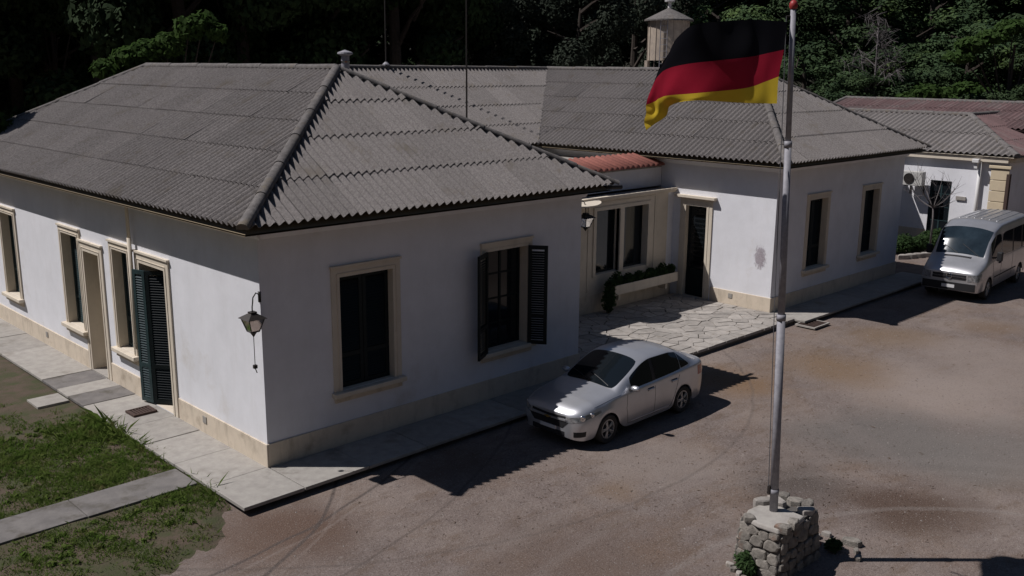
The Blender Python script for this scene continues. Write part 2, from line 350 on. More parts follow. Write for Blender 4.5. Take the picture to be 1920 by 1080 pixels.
# courtyard crazy paving: each stone clipped from a jittered Voronoi diagram
base = MB(); base.box(8.0,16.05,-.94,3.29,-.3,-.03); COURT = struct(base.build('courtyard', 'grout'))
pts = []
for j in range(11):
    for i in range(19):
        pts.append((8.0+(i+.5+.95*(random.random()-.5))*8.05/19, -.96+(j+.5+.95*(random.random()-.5))*4.25/11))
def clip(poly, a, b, c):  # keep a*x+b*y<=c
    out = []
    for i in range(len(poly)):
        p, q = poly[i], poly[(i+1) % len(poly)]; dp = a*p[0]+b*p[1]-c; dq = a*q[0]+b*q[1]-c
        if dp <= 0: out.append(p)
        if dp*dq < 0: t = dp/(dp-dq); out.append((p[0]+(q[0]-p[0])*t, p[1]+(q[1]-p[1])*t))
    return out
for i, p in enumerate(pts):
    poly = [(8.01,-.97),(16.04,-.97),(16.04,3.28),(8.01,3.28)]
    for j, q in enumerate(pts):
        if i == j or abs(q[0]-p[0])+abs(q[1]-p[1]) > 3: continue
        a, b = q[0]-p[0], q[1]-p[1]; L = math.hypot(a, b); a /= L; b /= L
        poly = clip(poly, a, b, a*(p[0]+q[0])/2+b*(p[1]+q[1])/2-(.003+.008*random.random()))
        if len(poly) < 3: break
    if len(poly) < 3: continue
    poly = [(x+.02*(random.random()-.5), y if y < -.96 else y+.02*(random.random()-.5)) for x, y in poly]
    mb = MB(); mb.prism(poly, -.06, .002+.012*random.random(), .03); mb.build('paving_stone', 'flag', COURT)

# ------------------------------------------------------------------ the U-shaped house
EH, HR, E_ = 4.25, 6.67, .5
HOUSE = tag(empty('house'), 'long white U-shaped house with grey corrugated hip roofs', 'house')
ROOF = MB()
# plain battens/boarding under the sheets: soffit slab forms the roof part itself
def flat(p): return p
def plane_quad(*ps): ROOF.add(ps, [tuple(range(len(ps)))])
zz = -.07
def dn(p): return (p[0], p[1], p[2]+zz)
LA, LB = (4,3.41,HR), (4,12.6,HR); RA, RB = (20.08,3.3,HR), (20.08,12.6,HR)
c = [(-.48,-.48,EH), (8.48,-.48,EH), (-.48,16.5,EH), (24.56,16.5,EH), (15.6,-.58,EH), (24.56,-.58,EH), (8.48,8.72,EH), (15.6,8.72,EH)]
plane_quad(*map(dn, (c[0], c[1], LA))); plane_quad(*map(dn, (c[2], c[0], LA, LB))); plane_quad(*map(dn, (c[1], c[6], LB, LA)))
plane_quad(*map(dn, (c[6], c[7], RB, LB))); plane_quad(*map(dn, (c[7], c[4], RA, RB))); plane_quad(*map(dn, (c[4], c[5], RA)))
plane_quad(*map(dn, (c[5], c[3], RB, RA))); plane_quad(*map(dn, (c[3], c[2], LB, RB)))
# closed soffits
for x0, x1, y0, y1 in ((-.48,0,-.48,16.5), (0,8.48,-.48,0), (8,8.48,0,8.72), (8.48,15.6,8.72,9.2), (15.6,16.08,-.58,8.72), (16.08,24.56,-.58,-.1)):
    plane_quad((x0,y0,EH-.10), (x1,y0,EH-.10), (x1,y1,EH-.10), (x0,y1,EH-.10))
roof = ROOF.build('roof', 'soffit', HOUSE); roof['label'] = 'grey weathered corrugated sheets laid in overlapping rows'

PITCH, AMP = .1765, .040
def sheets(parent, O, U, up, ulen, fmin, fmax, matn='sheet', rows=1.08, waves=6, seg=8, name='roof_sheet'):
    O = Vector(O); U = Vector(U).normalized(); up = Vector(up); V = up.normalized(); N = U.cross(V).normalized()
    if N.z < 0: N = -N
    vl = up.length; nr = max(1, round(vl/rows)); rl = vl/nr; wsheet = waves*PITCH; nc = math.ceil(ulen/wsheet)
    for k in range(nr):
        for cI in range(nc):
            u0 = cI*wsheet; u1 = min(ulen, u0+wsheet+.02); n = max(2, round((u1-u0)/PITCH*seg))
            va, vb = k*rl-.05, min((k+1)*rl+.10, vl)
            rows_ = []; jit = (random.random()-.5)*.012; lift = .012*random.random()
            for i in range(n+1):
                u = u0+(u1-u0)*i/n; lo = max(va+jit, fmin(u)); hi = min(vb, fmax(u))
                if k == 0 and lo < .0: lo = -.05+jit
                rows_.append((u, lo, max(lo, hi)))
            if max(h-l for _, l, h in rows_) < .12: continue
            mb = MB(); idx = []
            for u, lo, hi in rows_:
                w = AMP*math.cos(2*math.pi*u/PITCH)+AMP
                def P(v, dz=0):
                    q = O+U*u+V*v+N*(w+.006+(.022+lift)*(1-(v-va)/(vb-va))+dz); return tuple(q)
                mb.v += [P(lo, -.009), P(lo), P(hi), P(hi, -.009)]
            for i in range(n):
                a = 4*i; b = a+4
                if rows_[i][2]-rows_[i][1] < .02 and rows_[i+1][2]-rows_[i+1][1] < .02: continue
                mb.f += [(a, b, b+1, a+1), (a+1, b+1, b+2, a+2), (a+2, b+2, b+3, a+3), (a+3, b+3, b, a)]
            us_ = sorted({i for f in mb.f for i in f}); mp_ = {i: k2 for k2, i in enumerate(us_)}
            if not us_: continue
            mb.v = [mb.v[i] for i in us_]; mb.f = [tuple(mp_[i] for i in f) for f in mb.f]
            o = mb.build(name, matn, parent); smooth_angle(o, 50)
def hat(peak0, peak1, ulen, V):   # trapezoid: rises to V at peak0, flat to peak1, falls to 0 at ulen
    def f(u):
        if u < peak0: return V*u/peak0 if peak0 > 0 else V
        if u > peak1: return V*(ulen-u)/(ulen-peak1) if ulen > peak1 else V
        return V
    return f
Z0 = lambda u: 0
rise = HR-EH
# left wing: west slope, front hip
sheets(roof, (-.5,16.5,EH), (0,-1,0), (4.5,0,rise), 17.0, Z0, hat(3.9,13.09,17.0,math.hypot(4.5,rise)))
sheets(roof, (-.5,-.5,EH), (1,0,0), (0,3.91,rise), 9.0, Z0, hat(4.5,4.5,9.0,math.hypot(3.91,rise)))
# cross wing front slope (valleys at both ends)
Vc = math.hypot(3.9, rise)
def fminc(u):
    x = 4+u
    if x < 8.5: return Vc*(8.5-x)/4.5
    if x > 15.58: return Vc*(x-15.58)/4.5
    return 0
sheets(roof, (4,8.7,EH), (1,0,0), (0,3.9,rise), 16.08, fminc, lambda u: Vc)
# right wing: west slope, front hip
Vr = math.hypot(4.5, rise)
def fminr(u):
    y = 12.6-u
    return Vr*(y-8.7)/3.9 if y > 8.7 else 0
def fmaxr(u):
    y = 12.6-u
    return Vr if y > 3.3 else Vr*(y+.6)/3.9
sheets(roof, (15.58,12.6,EH), (0,-1,0), (4.5,0,rise), 13.2, fminr, fmaxr)
sheets(roof, (15.58,-.6,EH), (1,0,0), (0,3.9,rise), 9.0, Z0, hat(4.5,4.5,9.0,Vc))
# slopes turned away from the yard: one joined covering
def wavy_plane(parent, name, O, U, up, ulen, fmin, fmax, matn):
    before = set(bpy.data.objects.keys()); mb = MB()
    O = Vector(O); U = Vector(U); V = Vector(up).normalized(); N = U.cross(V).normalized(); N = -N if N.z < 0 else N
    n = int(ulen/PITCH*4)
    for i in range(n+1):
        u = ulen*i/n; w = AMP*math.cos(2*math.pi*u/PITCH)+AMP+.01
        mb.v += [tuple(O+U*u+V*max(0, fmin(u))+N*w), tuple(O+U*u+V*max(fmin(u), fmax(u))+N*w)]
    for i in range(n): mb.f.append((2*i, 2*i+2, 2*i+3, 2*i+1))
    o = mb.build(name, matn, parent, smooth=True); return stuff(o)
wavy_plane(roof, 'roof_sheet', (8.5,-.5,EH), (0,1,0), (-4.5,0,rise), 13.1, lambda u: Vr*(u-9.2)/3.9 if u > 9.2 else 0, lambda u: Vr if u > 3.91 else Vr*u/3.91, 'sheet')
wavy_plane(roof, 'roof_sheet', (24.58,-.6,EH), (0,1,0), (-4.5,0,rise), 17.1, Z0, hat(3.9,13.2,17.1,Vr), 'sheet')
wavy_plane(roof, 'roof_sheet', (24.58,16.5,EH), (-1,0,0), (0,-3.9,rise), 25.08, Z0, hat(4.5,20.58,25.08,Vc), 'sheet')
def caps(parent, A, B, n, r=.135, name='ridge_cap', m='cap', lift=.03):
    A = Vector(A); B = Vector(B); t = (B-A).normalized(); side = t.cross(Vector((0,0,1))).normalized(); up = side.cross(t)
    for i in range(n):
        a = A+(B-A)*(i/n)-t*(.06 if i else 0); b = A+(B-A)*((i+1)/n); mb = MB()
        for q, rr_, off in ((a, r*1.03, .012), (b, r*.97, 0)):
            for k in range(9):
                an = math.pi*(-.08+1.16*k/8); mb.v.append(tuple(q+side*math.cos(an)*rr_+up*(math.sin(an)*rr_*.85-.03+lift+off)))
        for k in range(8): mb.f.append((k, k+1, 10+k, 9+k))
        mb.f.append(tuple(range(8,-1,-1)))
        o = mb.build(name, m, parent); smooth_angle(o, 45)
UPZ = Vector((0,0,.05))
def up5(p): return (p[0], p[1], p[2]+.06)
caps(roof, up5((-.56,-.56,EH-.02)), up5(LA), 6, .10); caps(roof, up5((8.56,-.56,EH-.02)), up5(LA), 6, .08)
caps(roof, up5((-.56,16.56,EH-.02)), up5(LB), 5, .085); caps(roof, up5(LA), up5(LB), 6, .085)
caps(roof, up5(LB), up5(RB), 10, .085); caps(roof, up5(RB), up5(RA), 6, .085)
caps(roof, up5((15.52,-.66,EH-.02)), up5(RA), 6, .105); caps(roof, up5((24.64,-.66,EH-.02)), up5(RA), 6, .08)
# valley flashing
v = MB(); v.tube([(15.5,8.62,EH+.02), (20.08,12.6,HR+.02)], .05, 6); v.build('valley_flashing', 'cap', roof)
# gutter end at the front right corner
v = MB(); v.tube([(8.3,-.4,EH-.03), (8.86,-.4,EH-.06)], .05, 8); v.build('gutter_stub', 'iron', HOUSE)

# walls
WX0 = Wall((0,16,0), (0,-1,0), (-1,0,0)); WF = Wall((0,0,0), (1,0,0), (0,-1,0)); WX2 = Wall((16.08,3.3,0), (0,-1,0), (-1,0,0)); WR = Wall((16.08,-.1,0), (1,0,0), (0,-1,0)); WC = Wall((8,3.4,0), (1,0,0), (0,-1,0))
def Y(y0, y1): return (16-y1, 16-y0)
op_x0 = [(*Y(3.52,4.62), 0, 2.92), (*Y(5.18,5.92), .88, 3.02), (*Y(6.68,7.5), 0, 2.76), (*Y(7.82,8.75), .88, 3.02), (*Y(12.0,12.95), .88, 3.02)]
op_f = [(1.56,2.74,1.02,3.13), (5.12,6.28,1.02,3.13)]
op_x2 = [(.38,1.12,0,2.78)]
op_r = [(17.9-16.08,18.98-16.08,1.0,3.06), (21.35-16.08,22.35-16.08,1.0,3.06)]
op_c = [(4.45,5.5,1.05,2.88), (5.68,6.78,1.05,2.88)]
H_ = EH-.1
for Wl, L, ops, h in ((WX0,16,op_x0,H_), (WF,8,op_f,H_), (WX2,3.4,op_x2,H_), (WR,8,op_r,H_), (WC,8.08,op_c,3.24)):
    Wl.face(L, h, ops, .3).build('wall', 'white', HOUSE)
bw = MB(); bw.add([(8,0,-.15),(8,9.2,-.15),(8,9.2,H_),(8,0,H_)], [(0,1,2,3)]); bw.add([(24.08,-.1,-.15),(24.08,16,-.15),(24.08,16,H_),(24.08,-.1,H_)], [(0,1,2,3)])
bw.add([(0,16,-.15),(24.08,16,-.15),(24.08,16,H_),(0,16,H_)], [(3,2,1,0)]); bw.add([(8,9.2,-.15),(16.08,9.2,-.15),(16.08,9.2,H_),(8,9.2,H_)], [(0,1,2,3)])
bw.add([(16.08,3.3,-.15),(16.08,9.2,-.15),(16.08,9.2,H_),(16.08,3.3,H_)], [(3,2,1,0)])
bw.build('rear_wall', 'white', HOUSE)
# plinths (butted at doors) and cove under the eaves
def plinth(Wl, spans, z=.42, n=.03):
    for a, b in spans:
        mb = MB(); Wl.box(mb, a, b, .001, n, -.10, z); o = mb.build('plinth', 'beige', HOUSE, bevel=.012)
plinth(WX0, [(-.03,16-7.72), (16-6.46,16-4.86), (16-3.28,16.03)]); plinth(WF, [(-.0,8.03)]); plinth(WX2, [(1.37,3.43)]); plinth(WR, [(.0,8.03)])
plinth(WC, [(0,8.05)], .5)
for Wl, a, b in ((WX0,-.12,16.12), (WF,.003,8.12), (WX2,-5,3.6), (WR,.003,8.2)):
    mb = MB(); p = Wl.p
    mb.hexa([p(a,0.002,H_-.16), p(a,.02,H_-.16), p(b,.02,H_-.16), p(b,0.002,H_-.16), p(a,0.002,H_-.004), p(a,.12,H_-.004), p(b,.12,H_-.004), p(b,0.002,H_-.004)]); mb.build('cornice', 'white', HOUSE)
# windows and doors
def surround(Wl, o, w, sill=True, head=True, name='window', n=.035):
    a, b, z0, z1 = o; mb = MB()
    zb = z0-.0 if sill else 0
    Wl.box(mb, a-w, a, .001, n, zb, z1); Wl.box(mb, b, b+w, .001, n, zb, z1); Wl.box(mb, a-w, b+w, .001, n, z1, z1+w)
    Wl.box(mb, a-w*.42, a-w*.36, n, n+.012, zb, z1+w*.36); Wl.box(mb, b+w*.36, b+w*.42, n, n+.012, zb, z1+w*.36); Wl.box(mb, a-w*.36, b+w*.36, n, n+.012, z1+w*.36, z1+w*.42)
    rv = Wl.reveal(o, .34); k = len(mb.v); mb.v += rv.v; mb.f += [tuple(i+k for i in f) for f in rv.f]
    ob = mb.build(name, 'cream', HOUSE)
    if head:
        h = MB(); Wl.box(h, a-w-.02, b+w+.02, .001, .065, z1+w, z1+w+.04); h.build('head_moulding', 'cream', ob)
    if sill:
        s = MB(); Wl.box(s, a-w-.05, b+w+.05, .001, .14, z0-.09, z0-.001); Wl.box(s, a-.001, b+.001, -.3, .001, z0-.05, z0+.004); s.build('sill', 'cream', ob, bevel=.012)
        s = MB(); Wl.box(s, a-w, b+w, .001, .05, z0-.20, z0-.092); s.build('apron', 'beige', ob, bevel=.01)
    return ob
def leaf_shutter(parent, P, Q, z0, z1, out, matn='green', name='shutter', slats=True, t=.04):
    """louvred leaf between ground points P and Q"""
    P = Vector((*P, 0)); Q = Vector((*Q, 0)); U = (Q-P); L = U.length; U /= L; N = Vector((*out, 0)).normalized()
    Wl = Wall(P, U, N); mb = MB(); st = .075
    Wl.box(mb, 0, st, -t, 0, z0, z1); Wl.box(mb, L-st, L, -t, 0, z0, z1)
    for za in (z0, z0+(z1-z0)*.27, z1-st*1.1): Wl.box(mb, st, L-st, -t, 0, za, za+st*1.1)
    ob = mb.build(name, matn, parent)
    sm = MB(); z = z0+.1
    while z < z1-.12:
        p = Wl.p; sm.add([p(st,-.002,z), p(L-st,-.002,z), p(L-st,-t+.004,z+.048), p(st,-t+.004,z+.048), p(st,-.008,z-.004), p(L-st,-.008,z-.004), p(L-st,-t,z+.042), p(st,-t,z+.042)], [(0,1,2,3),(7,6,5,4),(0,4,5,1)])
        z += .052
    if parent is not None:
        sm.build('slats', 'green2' if matn == 'green2' else matn, parent)
    return ob
def shutters(Wl, o, parent, dep=.16, matn='green', leaves=2):
    a, b, z0, z1 = o; w = (b-a)/leaves
    for i in range(leaves):
        q0 = Wl.p(a+i*w+.006, -dep, 0); q1 = Wl.p(a+(i+1)*w-.006, -dep, 0)
        leaf_shutter(parent, q0[:2], q1[:2], z0+.01, z1-.01, Wl.N[:2], matn)
def glazed(Wl, o, parent, dep=.2, cols=2, rows=3, m='cream'):
    a, b, z0, z1 = o
    g_ = MB(); Wl.box(g_, a+.01, b-.01, -dep-.02, -dep-.01, z0+.01, z1-.01); g_.build('pane', 'glass', parent)
    f = MB(); fr = .06
    Wl.box(f, a, a+fr, -dep-.05, -dep+.01, z0, z1); Wl.box(f, b-fr, b, -dep-.05, -dep+.01, z0, z1); Wl.box(f, a+fr, b-fr, -dep-.05, -dep+.01, z0, z0+fr); Wl.box(f, a+fr, b-fr, -dep-.05, -dep+.01, z1-fr, z1)
    for i in range(1, cols): u = a+(b-a)*i/cols; Wl.box(f, u-.03, u+.03, -dep-.04, -dep+.006, z0+fr, z1-fr)
    for j in range(1, rows): zz_ = z0+(z1-z0)*j/rows; Wl.box(f, a+fr, b-fr, -dep-.03, -dep+.002, zz_-.018, zz_+.018)
    f.build('glazing_frame', m, parent)
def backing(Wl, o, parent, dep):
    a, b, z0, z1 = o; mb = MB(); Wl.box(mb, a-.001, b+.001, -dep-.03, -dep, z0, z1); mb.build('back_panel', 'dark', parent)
# front windows of the left wing
w = surround(WF, op_f[0], .17); shutters(WF, op_f[0], w, .12); backing(WF, op_f[0], w, .22)
w = surround(WF, op_f[1], .15); glazed(WF, op_f[1], w, .2, 2, 4, 'green'); w['label'] = 'front window with dark shutters swung open'
leaf_shutter(w, (5.10,-.045), (4.62,-.30), 1.0, 3.14, (-.47,.88)); leaf_shutter(w, (6.30,-.045), (6.55,-.38), 1.0, 3.14, (.80,.60))
# left wall
d = surround(WX0, op_x0[0], .2, False, True, 'door'); backing(WX0, op_x0[0], d, .45); d['label'] = 'doorway with folded dark green louvred leaves'
leaf_shutter(d, (-.13,4.74), (-.04,4.40), .03, 2.78, (-.96,-.25), 'green2', 'louvred_leaf'); leaf_shutter(d, (-.03,4.39), (.26,3.98), .03, 2.78, (-.8,-.58), 'green', 'louvred_leaf')
leaf_shutter(d, (.27,3.97), (.34,3.53), .03, 2.78, (-1,0), 'green', 'louvred_leaf')
for o in (op_x0[1], op_x0[3], op_x0[4]):
    w = surround(WX0, o, .15); shutters(WX0, o, w, .17, 'green2'); backing(WX0, o, w, .3)
d = surround(WX0, op_x0[2], .2, False, True, 'door')
mb = MB(); a, b, z0, z1 = op_x0[2]
WX0.box(mb, a-.02, a-.001, -.9, -.34, 0, z1); WX0.box(mb, b+.001, b+.02, -.9, -.34, 0, z1); WX0.box(mb, a, b, -.9, -.34, z1, z1+.02); mb.build('door_recess', 'cream', d); backing(WX0, op_x0[2], d, .9)
mb = MB(); WX0.box(mb, a, b, -.9, .05, -.02, .03); mb.build('threshold', 'concrete', d)
# door on the right wing
d = surround(WX2, op_x2[0], .2, False, True, 'door'); glazed(WX2, (op_x2[0][0], op_x2[0][1], 0.02, 2.76), d, .14, 1, 1, 'green')
mb = MB(); WX2.box(mb, .44, 1.06, -.12, -.09, .02, .85); mb.build('door_panel', 'green', d)
mb = MB()
for i in range(9):
    for j in range(11): WX2.box(mb, .62+i*.045, .645+i*.045, -.155, -.15, 1.0+j*.14, 1.1+j*.14)
mb.build('lace_curtain', 'green2', d)
cor = MB(); WX2.box(cor, .02, 1.45, .001, .16, 3.02, 3.09); WX2.box(cor, .08, 1.40, .001, .1, 2.985, 3.018); cor.build('door_cornice', 'cream', d)
mb = MB(); WX2.box(mb, 1.0, 1.03, -.1, -.03, 1.0, 1.14); mb.build('handle', 'iron', d)
# right wing front windows
for o in op_r:
    w = surround(WR, o, .14); shutters(WR, o, w, .16); backing(WR, o, w, .26)
# recessed entrance: big double window in cream surround, planter
pan = MB(); WC.box(pan, 3.7, 7.75, .001, .03, .5, 1.05); WC.box(pan, 3.7, 4.45, .001, .03, 1.05, 2.88); WC.box(pan, 6.78, 7.75, .001, .03, 1.05, 2.88); WC.box(pan, 3.7, 7.75, .001, .03, 2.88, 3.26)
BAY = pan.build('bay_window', 'cream', HOUSE)
for o in op_c:
    rv = WC.reveal(o, .25); rv.build('window_reveal', 'cream', BAY); glazed(WC, o, BAY, .18, 1, 1, 'green')
fr = MB(); WC.box(fr, 5.5, 5.68, -.1, .05, 1.05, 2.88); WC.box(fr, 4.33, 4.45, .03, .06, 1.0, 2.98); WC.box(fr, 6.78, 6.9, .03, .06, 1.0, 2.98); WC.box(fr, 4.45, 6.78, .03, .06, 2.88, 2.98)
WC.box(fr, 4.1, 4.14, .03, .05, .6, 3.12); WC.box(fr, 4.14, 7.1, .03, .05, 3.08, 3.12); WC.box(fr, 7.1, 7.14, .03, .05, .6, 3.12); fr.build('window_frame', 'cream', BAY)
co = MB(); WC.box(co, 3.4, 8.06, .001, .13, 3.2, 3.27); WC.box(co, 3.4, 8.06, .001, .08, 3.14, 3.198); co.build('window_cornice', 'cream', BAY)
ro = MB(); ro.box(8.02, 16.06, 3.9, 9.18, 3.84, 3.9); ro.box(8.02, 16.06, 3.41, 3.9, 3.16, 3.22); ro.build('flat_roof', 'concrete', HOUSE)
pr = MB(); pr.box(9.3, 15.9, 4.75, 5.1, 3.9, 4.12); pr.build('roof_upstand', 'concrete', HOUSE, bevel=.02)
at_ = MB(); at_.box(8.02, 16.06, 3.9, 3.95, 3.28, 3.84); at_.build('attic_wall', 'white', HOUSE)
TR = MB(); TR.hexa([(12.6,3.8,3.9),(15.9,3.8,3.9),(15.9,4.66,3.902),(12.6,4.66,3.902),(12.6,3.8,3.93),(15.9,3.8,3.93),(15.9,4.66,4.16),(12.6,4.66,4.16)])
TR = TR.build('tiled_roof', 'tile', HOUSE)
tm = MB()
for q, r0 in ((0, .125), (1, .105)):
    for k in range(8): an = math.pi*k/7; tm.v.append((math.cos(an)*r0, .95*q-.12, .27*q*.95+math.sin(an)*r0*.8-.02))
for k in range(7): tm.f.append((k, k+1, 9+k, 8+k))
tm.f.append(tuple(range(7,-1,-1)))
t0 = tm.build('roof_tile', 'tile', TR, smooth=True)
for i in range(14):
    o = t0 if i == 0 else t0.copy()
    if i: COL.objects.link(o)
    o.location = (12.7+i*.24, 3.8+.02*random.random(), 3.93+.01*random.random())
# canopy over side door in the recess
cn = MB()
for z in (3.18, 3.22):
    cn.v.append((11.6,3.38,z))
    for k in range(13): an = math.pi+math.pi*k/12; cn.v.append((11.6+.8*math.cos(an), 3.38+.6*math.sin(an), z-.05*(math.sin(an)**2)))
cn.f += [tuple(range(13,-1,-1)), tuple(range(14,28))]+[(k, k+1, 15+k, 14+k) for k in range(13)]
cn.build('door_canopy', 'cream', HOUSE)
# wall stain and vents
st = MB(); st.add([(0,-.4,-.45),(0,.4,-.45),(0,.4,.45),(0,-.4,.45)], [(0,3,2,1)]); so = st.build('wall_stain', 'stain', HOUSE); so.location = (16.076,.31,1.54); so.scale = (1,.72,1.25)
so['label'] = 'faded mauve patch on the lit wall'
for Wl, u in ((WX2,2.1), (WX0,16-2.2), (WX0,16-10.3)):
    mb = MB(); Wl.box(mb, u-.07, u+.07, .03, .045, .2, .34); o = mb.build('wall_vent', 'concrete', HOUSE, bevel=.01)
# downpipe by the louvred door
dp = MB(); dp.tube([(-.30,4.83,EH-.12), (-.1,4.83,EH-.2), (-.1,4.83,3.4)], .035, 8); dp.tube([(-.1,4.83,3.4), (-.1,4.83,1.1)], .045, 8); dp.build('downpipe', 'cream', HOUSE, smooth=True)
# flue on the roof
fl = MB(); fl.lathe([(.11,4.4),(.11,7.02)], (7.35,7.9,0), 14); FL = fl.build('flue', 'steel', HOUSE, smooth=True)
fl = MB(); fl.lathe([(.0,7.19),(.20,7.12),(.21,7.08),(.09,7.02),(.0,7.02)], (7.35,7.9,0), 16); fl.build('flue_cap', 'steel', FL)
fl = MB(); fl.lathe([(.125,6.86),(.125,6.9)], (7.35,7.9,0), 14); fl.build('flue_band', 'chrome', FL)

# ------------------------------------------------------------------ neighbouring building on the right
NB = tag(empty('neighbour_building', (32,-.9,0)), 'white building with red and grey corrugated roof behind the van', 'house')
NB.location = (0,0,0)
x3, y3, eh3, hr3 = 32.0, -.75, 3.56, 4.86
WN = Wall((x3,14,0), (0,-1,0), (-1,0,0))
op_n = [(14-2.2,14-1.35,-.3,2.42)]
WN.face(14-y3, eh3, op_n, .3).build('wall', 'white', NB)
mb = MB(); mb.add([(x3,y3,-.3),(60,y3,-.3),(60,y3,eh3),(x3,y3,eh3)], [(0,1,2,3)]); mb.build('wall', 'white', NB)
d = MB(); d = WN.reveal(op_n[0], .15).build('door', 'green', NB); glazed(WN, op_n[0], d, .1, 2, 5, 'green2')
pl = MB(); WN.box(pl, 0, 14-2.25, .001, .05, -.3, .38); WN.box(pl, 14-1.3, 14-y3, .001, .05, -.3, .38); pl.build('plinth', 'beige', NB)
pi = MB()
for k in range(8): WN.box(pi, 14-y3-.62, 14-y3+.06, .052, .11, -.3+k*.42, -.3+k*.42+.40)
pi.build('pilaster', 'pilaster', NB, bevel=.015)
pi = MB(); WN.box(pi, 14-y3-.7, 14-y3+.12, .001, .16, 3.08, 3.2); pi.build('pilaster_capital', 'pilaster', NB, bevel=.02)
pi = MB(); pi.tube([(x3-.1,y3+1.05,3.5),(x3-.1,y3+1.05,0)], .07, 10); pi.build('downpipe', 'plastic', NB, smooth=True)
pi = MB(); pi.box(x3-.2, x3-.02, y3-.12, y3-.001, -.3, 2.9); pi.build('corner_bracket', 'rust', NB)
pi = MB(); pi.box(x3-.06, x3-.002, .74, 1.12, 1.72, 1.86); pi.build('door_plaque', 'concrete', NB)
pi = MB(); pi.box(x3-.2, x3, y3, 14, eh3-.24, eh3-.06); pi.box(x3, 60, y3-.2, y3, eh3-.24, eh3-.06); pi.build('cornice', 'cream', NB)
nr = MB(); ax, ay = 36.2, 2.5
nr.add([(x3-.26,y3-.3,eh3-.03),(ax,ay,hr3-.03),(ax,14,hr3-.03),(x3-.26,14,eh3-.03)], [(0,1,2,3)]); nr.add([(x3-.26,y3-.3,eh3-.03),(60,y3-.3,eh3-.03),(60,ay,hr3-.03),(ax,ay,hr3-.03)], [(0,1,2,3)])
NR = nr.build('roof', 'cream', NB)
rise3 = hr3-eh3
vn = math.hypot(ax-x3+.26, rise3); ul = 14-y3+.3
PITCH = .24
sheets(NR, (x3-.26,14,eh3), (0,-1,0), (ax-x3+.26,0,rise3), ul, Z0, lambda u: vn if u < 14-ay else vn*(ul-u)/(ul-(14-ay)), 'sheet', 2.3, 5, 8)
vn2 = math.hypot(ay-y3+.3, rise3)
sheets(NR, (x3-.26,y3-.3,eh3), (1,0,0), (0,ay-y3+.3,rise3), 14, Z0, lambda u: vn2 if u > ax-x3+.26 else vn2*u/(ax-x3+.26), 'sheet_red', 1.4, 5, 8)
caps(NR, (x3-.3,y3-.34,eh3+.04), (ax,ay,hr3+.05), 6, .13); caps(NR, (ax,ay,hr3+.05), (ax,14,hr3+.05), 7, .12); caps(NR, (ax,ay,hr3+.05), (48,ay,hr3+.05), 6, .12)
# taller red roof rising behind it
rr_ = MB(); rr_.add([(36.6,10.7,4.3),(36.6,-14,4.3),(41,-14,5.28),(41,10.7,5.28)], [(0,1,2,3)]); rr_.add([(41,10.7,5.28),(41,-14,5.28),(48,-14,4.0),(48,12,4.0)], [(0,1,2,3)]); rr_.add([(36.6,10.7,4.3),(41,10.7,5.28),(48,12,4.0)], [(0,1,2)])
R2 = rr_.build('rear_roof', 'sheet_red', NB)
v2 = math.hypot(4.4,.98); sheets(R2, (36.6,10.7,4.32), (0,-1,0), (4.4,0,.98), 22, lambda u: 0, lambda u: v2, 'sheet_red', 1.5, 5, 6)
caps(R2, (41,10.75,5.33), (41,-8,5.33), 11, .11, m='cap'); caps(R2, (36.4,10.75,4.35), (41,10.75,5.33), 4, .11, m='cap')
PITCH = .1765
rw = MB(); rw.box(24.2, 31.95, 4.5, 12, -.2, 3.9); rw.box(24.2,31.97,4.1,12.1,3.9,4.0); rw.build('rear_wing', 'white', NB)

# air conditioner on that wall
AC = tag(empty('air_conditioner', (x3-.02,2.72,2.18)), 'white split air conditioner unit with round fan on the white wall', 'air conditioner')
a = MB(); a.box(-.62,-.28,-.42,.42,0,.58); a.build('casing', 'acgrey', AC, bevel=.02)
a = MB(); a.lathe([(.0,-.632),(.07,-.632),(.07,-.638),(.16,-.638),(.165,-.63),(.19,-.63),(.20,-.645),(.215,-.645),(.215,-.622)], (0,.12,.29), 24, 'x'); a.build('fan_grille', 'iron', AC)
a = MB(); a.box(-.6,0,-.3,-.26,-.04,0); a.box(-.6,0,.26,.3,-.04,0); a.box(-.04,0,-.3,-.26,-.4,-.04); a.box(-.04,0,.26,.3,-.4,-.04); a.build('bracket', 'iron', AC)
# floodlight under that eave
FLD = tag(empty('floodlight', (x3-.15,.38,3.15)), 'small white floodlight under the eave of the right building', 'light')
a = MB(); a.box(-.3,-.08,-.13,.13,.12,.27); a.build('housing', 'plastic', FLD, bevel=.02)
a = MB(); a.box(-.22,-.1,-.06,.06,-.1,.12); a.box(-.1,.15,-.03,.03,.15,.21); a.build('arm', 'plastic', FLD)

# ------------------------------------------------------------------ water tower, masts
WT = tag(empty('water_tower', (32.6,16.2,0)), 'round concrete water tank with conical roof on posts behind the roof', 'water tower')
a = MB(); a.lathe([(0,7.15),(1.0,7.15),(1.0,9.15)], n=32); a.build('tank', 'tank', WT); 
for k in range(14):
    an = 2*math.pi*k/14
    if k % 1 == 0:
        b_ = MB(); b_.tube([(1.01*math.cos(an),1.01*math.sin(an),7.16),(1.01*math.cos(an),1.01*math.sin(an),9.1)], .022, 5); b_.build('tank_rib', 'tank', WT)
a = MB(); a.lathe([(1.22,9.06),(1.22,9.13),(.14,9.66),(0,9.76)], n=32); a.lathe([(1.22,9.06),(0,9.1)], n=32); CR = a.build('conical_roof', 'cap', WT)
a = MB(); a.lathe([(.09,9.6),(.09,9.98),(.24,9.99),(.26,10.06),(.1,10.12),(0,10.13)], n=16); a.build('vent', 'plastic', CR)
a = MB(); a.tube([(1.2,.9,8),(1.2,.9,10.0)], .02, 5); a.build('mast_rod', 'iron', WT)
